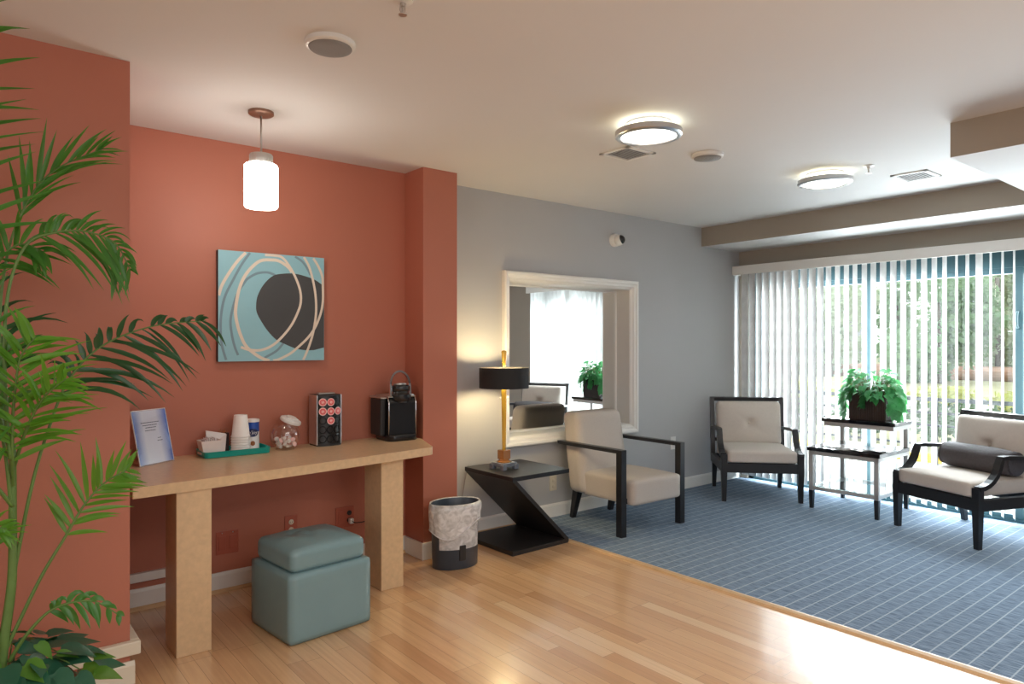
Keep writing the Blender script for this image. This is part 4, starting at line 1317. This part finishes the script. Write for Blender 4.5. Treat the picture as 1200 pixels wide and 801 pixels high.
# ------------------------------------------------------------------ two lounge chairs
def lounge_chair(label, loc, rz):
    t = thing('lounge_chair', label, 'armchair', loc, rz, 'lounge chairs by the window')
    for s_ in (-1, 1):
        b = MB(); b.bar([(s_ * .312, -.300, .004), (s_ * .312, -.300, .250), (s_ * .312, -.300, .402)], [.034, .048, .048], [.034, .048, .048], (1, 0, 0)); b.build('leg', M['black'], t)
        b = MB(); b.bar([(s_ * .295, .330, .004), (s_ * .295, .285, .28)], [.032, .044], [.032, .050], (1, 0, 0)); b.build('leg', M['black'], t)
        b = MB(); b.box(s_ * .312 - .020, s_ * .312 + .020, -.280, .262, .250, .325, .002, 1); b.build('side_rail', M['black'], t)
        arc = [(s_ * .312, .300, .566), (s_ * .316, .10, .580), (s_ * .318, -.06, .590), (s_ * .318, -.105, .588)]
        arc += [(s_ * .318, -.310 + .19 * math.cos(R(a)), .588 - .190 * math.sin(R(a))) for a in range(12, 91, 13)]
        b = MB(); b.bar(arc, .046, [.026] * 4 + [.030] * (len(arc) - 4), (1, 0, 0)); b.build('arm', M['black'], t)
    b = MB(); b.box(-.295, .295, -.322, -.282, .250, .330, .003, 1); b.build('front_rail', M['black'], t)
    b = MB(); b.box(-.295, .295, .245, .285, .250, .325, .003, 1); b.build('rear_rail', M['black'], t)
    b = MB()
    for s_ in (-1, 1):
        b.bar([(s_ * .312, .275, .250), (s_ * .312, .350, .838)], [.036, .036], [.048, .040], (1, 0, 0))
    b.bar([(-.33, .349, .824), (.33, .349, .824)], .034, .034, (0, .99, .12))
    b.bar([(-.30, .301, .45), (.30, .301, .45)], .03, .03, (0, 1, 0))
    b.build('back_frame', M['black'], t)
    def seatf(p):
        k = max(0, 1 - (p.x / .29) ** 2) * max(0, 1 - (p.y / .29) ** 2)
        return p + Vector((0, 0, .016 * k if p.z > 0 else 0))
    b = MB(); b.rbox((.288, .288, .052), .026, 16, seatf, Matrix.Translation((0, -.042, .383))); b.build('seat_cushion', M['cushion'], t, smooth=True)
    def backf(p):
        if p.y < 0:
            k = max(0, 1 - (p.x / .27) ** 2) * max(0, 1 - (p.z / .20) ** 2)
            rr = math.hypot(p.x, p.z * 1.1)
            p = p + Vector((0, -.034 * k + .045 * math.exp(-(rr / .035) ** 2) + .006 * math.exp(-((abs(p.x) - abs(p.z) * 1.3) / .02) ** 2) * math.exp(-(rr / .12) ** 2), 0))
        return p
    mt = Matrix.Translation((0, .250, .612)) @ Matrix.Rotation(R(-7.3), 4, 'X')
    b = MB(); b.rbox((.283, .052, .198), .036, 28, backf, mt); bc = b.build('back_cushion', M['cushion'], t, smooth=True)
    b = MB(); b.lathe([(.011, -.002), (.010, .003), (.004, .005)], n=14, mtx=mt @ Matrix.Translation((0, -.042, 0)) @ Matrix.Rotation(R(90), 4, 'X')); b.build('tuft_button', M['cushion'], bc, smooth=True)
    return t

lounge_chair('beige cushioned black lounge chair in the corner between blinds and grey wall', (5.530, 3.415, 0), R(-46.3))
lounge_chair('beige cushioned black lounge chair at photo right edge holding the dark bolster', (5.570, 1.764, 0), R(-111.5))
bo = thing('bolster_pillow', 'dark charcoal bolster pillow lying on the right lounge chair', 'pillow', (5.570, 1.764, 0), R(-111.5))
b = MB()
prof = [(.012, -.272), (.045, -.270), (.074, -.258), (.086, -.235), (.088, -.1), (.089, 0.0), (.088, .1), (.086, .235), (.074, .258), (.045, .270), (.012, .272)]
m_ = Matrix.Translation((.02, .085, .533)) @ Matrix.Rotation(R(90), 4, 'Y')
b.lathe(prof, n=32, mtx=m_)
for v in b.bm.verts:
    l = m_.inverted() @ v.co
    v.co += Vector((0, 0, 0.004)) * math.sin(l.z * 60 + math.atan2(l.y, l.x) * 3)
b.build('bolster_body', M['bolster'], bo, smooth=True)
for xx in (-.245, .285):
    b = MB(); b.lathe([(.078, -.003), (.0805, 0), (.078, .003)], n=32, mtx=Matrix.Translation((xx, .085, .533)) @ Matrix.Rotation(R(90), 4, 'Y')); b.build('end_seam', M['bolster'], bo, smooth=True)

# ------------------------------------------------------------------ tiered side table with plant and magazines
ntb = thing('tiered_table', 'two-tier silver table with black tops in front of the blinds', 'side table', (5.440, 2.590, 0), R(1))
LX = [(.0, 1), (.545, 0)]
silverpaint = mat('silver_grey_frame', (0.50, 0.50, 0.49, 1), rough=0.35, metal=0.35)
for s_ in (-1, 1):
    yy = s_ * .255
    b = MB(); b.box(.0, .034, yy - .017, yy + .017, .150, .472, .001, 1); lg = b.build('leg', silverpaint, ntb)
    b = MB(); b.bar([(.017, yy, .004), (.017, yy, .150)], [.026, .035], [.026, .035], (1, 0, 0)); b.build('leg_tip', M['black'], lg)
    b = MB(); b.box(.555, .589, yy - .017, yy + .017, .150, .690, .001, 1); lg = b.build('leg', silverpaint, ntb)
    b = MB(); b.bar([(.572, yy, .004), (.572, yy, .150)], [.026, .035], [.026, .035], (1, 0, 0)); b.build('leg_tip', M['black'], lg)
b = MB()
b.box(0, .589, -.272, -.238, .440, .470); b.box(0, .589, .238, .272, .440, .470); b.box(0, .034, -.238, .238, .440, .470); b.box(.555, .589, -.238, .238, .440, .470)
b.build('apron', silverpaint, ntb)
b = MB()
b.box(0, .589, -.270, -.240, .155, .185); b.box(0, .589, .240, .270, .155, .185); b.box(.002, .030, -.240, .240, .155, .185); b.box(.559, .587, -.240, .240, .155, .185)
b.build('stretcher', silverpaint, ntb)
b = MB(); b.box(.008, .581, -.262, .262, .186, .194); b.build('glass_shelf', M['shelfglass'], ntb)
b = MB(); b.box(-.010, .560, -.284, .284, .472, .502, .002, 1); b.build('lower_top', mat('black_glass_top', (.008, .009, .012, 1), .05, spec=.8), ntb)
b = MB(); b.box(.270, .592, -.275, .275, .655, .690); b.build('upper_apron', silverpaint, ntb)
b = MB(); b.box(.258, .600, -.290, .290, .690, .718, .002, 1); b.build('upper_top', mat('black_glass_shelf_top', (.008, .009, .012, 1), .06, spec=.8), ntb)

rm = random.Random(2)
for i, (x, y, rz, lab) in enumerate(((5.60, 2.66, 62, 'lowest magazine in the fan on the tiered table, spread leftmost'), (5.585, 2.55, 74, 'middle magazine in the fan on the tiered table'),
                                     (5.61, 2.45, 88, 'topmost magazine in the fan on the tiered table, nearest the right chair'))):
    t = thing('magazine', lab, 'magazine', (x, y, .5025 + i * .0052), R(rz), 'magazines on the tiered table')
    b = MB(); b.box(-.135, .135, -.100, .100, .0003, .0040); b.build('pages', M['paper'], t)
    cm = mat('magazine_cover_print', [(.5, .5, .52, 1), (.62, .62, .63, 1), (.36, .37, .40, 1)][i], rough=.18, var=.7, vscale=14)
    b = MB(); b.box(-.137, .137, -.102, .102, .0040, .0048); b.build('cover', cm, t)

pp_ = thing('potted_pothos', 'leafy green pothos in dark ribbed square planter on upper table tier', 'potted plant', (5.868, 2.560, .718), R(4))
b = MB()
b.box(-.082, .082, -.138, .138, 0, .232, .002, 1)
for k in range(16):
    yy = -.131 + k * .0175
    b.box(-.0865, -.080, yy - .0052, yy + .0052, .003, .230, .0015, 1)
    b.box(.080, .0865, yy - .0052, yy + .0052, .003, .230, .0015, 1)
for k in range(10):
    xx = -.076 + k * .0169
    b.box(xx - .0052, xx + .0052, -.1425, -.136, .003, .230, .0015, 1)
    b.box(xx - .0052, xx + .0052, .136, .1425, .003, .230, .0015, 1)
b.build('planter_box', M['planter'], pp_)
b = MB(); b.box(-.078, .078, -.134, .134, .2322, .236); b.build('soil', M['soil'], pp_)


def heart_leaf(mb, base, d, up, L_, W_, curl=.2):
    d = d.normalized()
    s = d.cross(up)
    if s.length < 1e-3:
        s = d.cross(Vector((1, 0, 0)))
    s.normalize()
    u = s.cross(d).normalized()
    prof = [(0.0, .0), (-.06, .55), (.10, .95), (.32, 1.0), (.58, .72), (.82, .32), (1.0, 0.0)]
    Ls, Cs, Rs = [], [], []
    for t_, w_ in prof:
        dz = -curl * (t_ ** 2) * L_
        c = base + d * (max(t_, 0) * L_) + Vector((0, 0, dz))
        e = base + d * (t_ * L_) + Vector((0, 0, dz))
        Ls.append(mb.bm.verts.new(e - s * w_ * W_ + u * w_ * W_ * .22))
        Cs.append(mb.bm.verts.new(c))
        Rs.append(mb.bm.verts.new(e + s * w_ * W_ + u * w_ * W_ * .22))
    for i in range(len(prof) - 1):
        for q in ((Ls[i], Cs[i], Cs[i + 1], Ls[i + 1]), (Cs[i], Rs[i], Rs[i + 1], Cs[i + 1])):
            f = mb.bm.faces.new(q); f.smooth = True; f.material_index = mb.mi


rp = random.Random(8)
bl = MB(); bs_ = MB()
for k in range(165):
    a = rp.uniform(0, 2 * PI)
    out = rp.random() ** .7
    ex = math.cos(a) * (.10 + .08 * out); ey = math.sin(a) * (.11 + .115 * out)
    top = .40 - .17 * out ** 1.6 + rp.uniform(-.04, .03) - .05 * abs(math.sin(a)) * out
    if ex > .09: ex = .09
    p1 = Vector((math.cos(a) * .04, math.sin(a) * .07, .235)); p2 = Vector((ex, ey, top))
    bs_.tube(smooth_path([p1, (p1 + p2) / 2 + Vector((0, 0, .05)), p2], 3), .0018, 4)
    d = Vector((math.cos(a) + rp.uniform(-.6, .6), math.sin(a) + rp.uniform(-.6, .6), rp.uniform(-.7, .25)))
    L_ = rp.uniform(.045, .072)
    heart_leaf(bl, p2, d, Vector((rp.uniform(-.4, .4) - .3, rp.uniform(-.4, .4), 1)), L_, L_ * .40, .3)
for (sy, sx, dep) in ((.165, -.05, .20), (.175, .0, .22), (.155, -.09, .16), (-.165, -.04, .19), (-.18, .02, .21), (-.15, -.09, .15), (.01, -.105, .12), (-.06, -.105, .07), (.10, -.105, .06), (.185, .05, .14), (-.185, .06, .17)):
    st_ = Vector((sx * .6, sy * .6, .25)); pk = Vector((sx, sy, .27)); en = Vector((sx, sy * 1.12, .25 - dep))
    path = smooth_path([st_, pk, (pk + en) / 2 + Vector((0, sy * .12, 0)), en], 5)
    bs_.tube(path, .0018, 4)
    for q in path[4:]:
        for _ in range(2):
            d = Vector((rp.uniform(-1, .3), (1 if sy > 0 else -1) * rp.uniform(-.3, 1), rp.uniform(-1.1, -.2)))
            L_ = rp.uniform(.042, .07)
            heart_leaf(bl, q, d, Vector((-.7, (.6 if sy > 0 else -.6), .5)), L_, L_ * .40, .15)
bl.build('foliage', M['pothos'], pp_)
bs_.build('stems', M['stem'], pp_)

# ------------------------------------------------------------------ tall palm at the left
pt = thing('potted_palm', 'tall green palm with ivy underplanting at the left edge of the photo', 'potted plant', (0.115, 2.62, 0))
O = Vector((0.115, 2.62, 0))
b = MB()
b.lathe([(.130, 0), (.150, .01), (.185, .26), (.192, .272), (.185, .284), (.172, .280), (.168, .25)], n=36)
b.build('pot', M['basket'], pt, angle=40)
b = MB(); b.lathe([(.165, .250), (.10, .262), (.02, .266)], n=28); b.build('soil', M['soil'], pt)
tp = [Vector(p) - O for p in ((.105, 2.60, .25), (.115, 2.60, .414), (.137, 2.60, .617), (.139, 2.60, .825), (.139, 2.60, 1.03))]
b = MB(); b.tube(smooth_path(tp), [.0165 - .0003 * i for i in range(25)], 10); b.build('trunk', M['stem'], pt)
rf = random.Random(21)


def frond(pts, t0, n, Lmax, w, m, spread=.9, droop=.5, fwd=.7, both=(1, 1), sm=M['stem'], plane=Vector((0, -1, .15)), r0=.0055, jit=.18):
    """one frond: rachis plus leaflets on both sides"""
    path = smooth_path([Vector(p) - O for p in pts], 8)
    b = MB()
    N = len(path)
    b.mi = 1
    b.tube(path, [r0 * (1 - .8 * i / (N - 1)) + .0008 for i in range(N)], 6)
    b.mi = 0
    n = int(n * 1.2)
    for i in range(n):
        for s_, on in ((1, both[0]), (-1, both[1])):
            if not on or rf.random() < .05:
                continue
            u = t0 + (1 - t0) * (i + rf.uniform(.0, .7)) / n
            x = u * (N - 1); k = min(int(x), N - 2); fr_ = x - k
            p = path[k].lerp(path[k + 1], fr_)
            tg = (path[k + 1] - path[k]).normalized()
            v = (u - t0) / (1 - t0)
            Ln = Lmax * (.50 + .50 * math.sin(PI * min(1, .12 + v * .88))) * (1 - .40 * v) * rf.uniform(.8, 1.18) * on
            side = tg.cross(plane).normalized() * s_
            d = (tg * (fwd + .45 * v + rf.uniform(-jit, jit)) + side * (spread + rf.uniform(-jit, jit)) + plane * rf.uniform(-.30, .55)).normalized()
            dr = droop * rf.uniform(.6, 1.4)
            pts_ = []; q = p.copy()
            for j in range(8):
                pts_.append(q.copy())
                d2 = (d + Vector((0, 0, -dr * (j / 7) ** 1.2))).normalized()
                q = q + d2 * (Ln / 7)
            ws = [w * 1.35 * a for a in (.35, .8, 1.0, 1.0, .86, .62, .32, .03)]
            nrm = plane + Vector((rf.uniform(-.35, .35), rf.uniform(-.3, .3), rf.uniform(.2, .9)))
            b.blade(pts_, ws, nrm, .3)
    b.keep = True
    b.build('frond', [m, sm], pt)


# the long dark frond reaching over the counter
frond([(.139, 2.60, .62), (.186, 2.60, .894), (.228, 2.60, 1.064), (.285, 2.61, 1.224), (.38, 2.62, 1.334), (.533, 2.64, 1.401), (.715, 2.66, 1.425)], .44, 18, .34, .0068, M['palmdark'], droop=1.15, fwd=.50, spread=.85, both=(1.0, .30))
# arching frond at mid height
frond([(.128, 2.52, 1.00), (.114, 2.5, 1.297), (.124, 2.5, 1.497), (.165, 2.5, 1.631), (.233, 2.5, 1.676), (.317, 2.5, 1.689), (.398, 2.5, 1.66), (.442, 2.5, 1.575)], .50, 18, .27, .0050, M['palm'], droop=1.2, fwd=.55, spread=.8, both=(1.0, .40))
# low bright frond
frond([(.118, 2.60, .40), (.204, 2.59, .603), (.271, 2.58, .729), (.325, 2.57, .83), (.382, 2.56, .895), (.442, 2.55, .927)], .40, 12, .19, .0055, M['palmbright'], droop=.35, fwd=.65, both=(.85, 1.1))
# small drooping frond near the rail
frond([(.130, 2.58, .38), (.168, 2.55, .456), (.222, 2.53, .52), (.277, 2.52, .539), (.342, 2.51, .532), (.41, 2.50, .475)], .42, 8, .115, .0065, M['palm'], droop=1.6, fwd=.6, both=(1, .6))
# upper frond
frond([(.139, 2.62, .98), (.110, 2.68, 1.348), (.130, 2.7, 1.618), (.185, 2.71, 1.80), (.262, 2.72, 1.917), (.40, 2.73, 2.012)], .52, 13, .24, .0052, M['palm'], droop=.30, fwd=1.15, spread=.55)
# bright crown of the trunk
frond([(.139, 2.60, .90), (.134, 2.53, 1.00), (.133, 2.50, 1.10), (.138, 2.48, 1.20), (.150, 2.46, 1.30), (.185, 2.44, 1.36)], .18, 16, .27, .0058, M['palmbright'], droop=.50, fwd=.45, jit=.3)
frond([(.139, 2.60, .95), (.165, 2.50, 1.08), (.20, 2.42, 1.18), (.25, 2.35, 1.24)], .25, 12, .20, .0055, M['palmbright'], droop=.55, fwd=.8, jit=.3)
# fronds whose stems leave the photo at the left, leaflets reaching back in
frond([(.135, 2.56, 1.0), (.03, 2.5, 1.468), (-.01, 2.5, 1.827), (-.005, 2.5, 2.10), (.02, 2.5, 2.36)], .30, 15, .30, .0062, M['palm'], droop=.22, fwd=.35, spread=1.0, jit=.22)
frond([(.137, 2.58, .80), (.115, 2.55, 1.041), (.07, 2.53, 1.271), (.02, 2.52, 1.421), (-.06, 2.5, 1.50)], .35, 15, .25, .0062, M['palm'], droop=.8, fwd=.5, jit=.3)
frond([(.139, 2.62, 1.0), (.10, 2.70, 1.22), (.06, 2.78, 1.42), (-.04, 2.84, 1.58), (-.20, 2.86, 1.66)], .25, 18, .25, .0068, M['palmdark'], droop=.9, fwd=.55, jit=.3)
frond([(.137, 2.57, .85), (.06, 2.5, .98), (-.02, 2.46, 1.08), (-.12, 2.44, 1.12)], .25, 13, .21, .0060, M['palm'], droop=.6, fwd=.6)
frond([(.139, 2.62, 1.0), (.09, 2.62, 1.40), (.095, 2.60, 1.56), (.15, 2.56, 1.64), (.215, 2.54, 1.62)], .50, 11, .19, .0055, M['palm'], droop=1.0, fwd=.5, jit=.3)
frond([(.112, 2.60, .42), (.077, 2.58, .605), (.057, 2.56, .736), (.075, 2.53, .80), (.12, 2.50, .80)], .40, 9, .14, .005, M['palmbright'], droop=.7, fwd=.6)
frond([(.105, 2.62, .40), (.02, 2.60, .56), (-.05, 2.58, .63), (-.14, 2.56, .64)], .25, 11, .16, .006, M['palmbright'], droop=.7, fwd=.6)

for nm, m, cnt, seed in (('ivy_leaves', M['ivy'], 120, 1), ('ivy_leaves', M['ivylight'], 26, 2)):
    b = MB(); ri = random.Random(seed)
    for k in range(cnt):
        a = ri.uniform(0, 2 * PI); rr = ri.random() ** .55
        p = Vector((math.cos(a) * rr * .25, math.sin(a) * rr * .22, .31 + .12 * (1 - rr * .7) * ri.uniform(.3, 1.25) + (.02 if seed == 2 else 0)))
        if rr > .8: p.z -= ri.uniform(0, .12)
        d = Vector((math.cos(a) + ri.uniform(-.5, .5), math.sin(a) + ri.uniform(-.5, .5), ri.uniform(-.6, .3)))
        L_ = ri.uniform(.06, .11) * (.85 if seed == 2 else 1)
        heart_leaf(b, p, d, Vector((ri.uniform(-.4, .4), ri.uniform(-.6, .1), 1)), L_, L_ * .36, .25)
    b.keep = True
    b.build(nm, m, pt)
b = MB(); ri = random.Random(4)
for k in range(16):
    a = ri.uniform(0, 2 * PI); rr = ri.uniform(.12, .24)
    b.tube(smooth_path([(math.cos(a) * .05, math.sin(a) * .05, .262), (math.cos(a) * rr * .6, math.sin(a) * rr * .6, .37), (math.cos(a) * rr, math.sin(a) * rr, .33)], 4), .002, 5)
b.build('ivy_vines', M['stem'], pt)
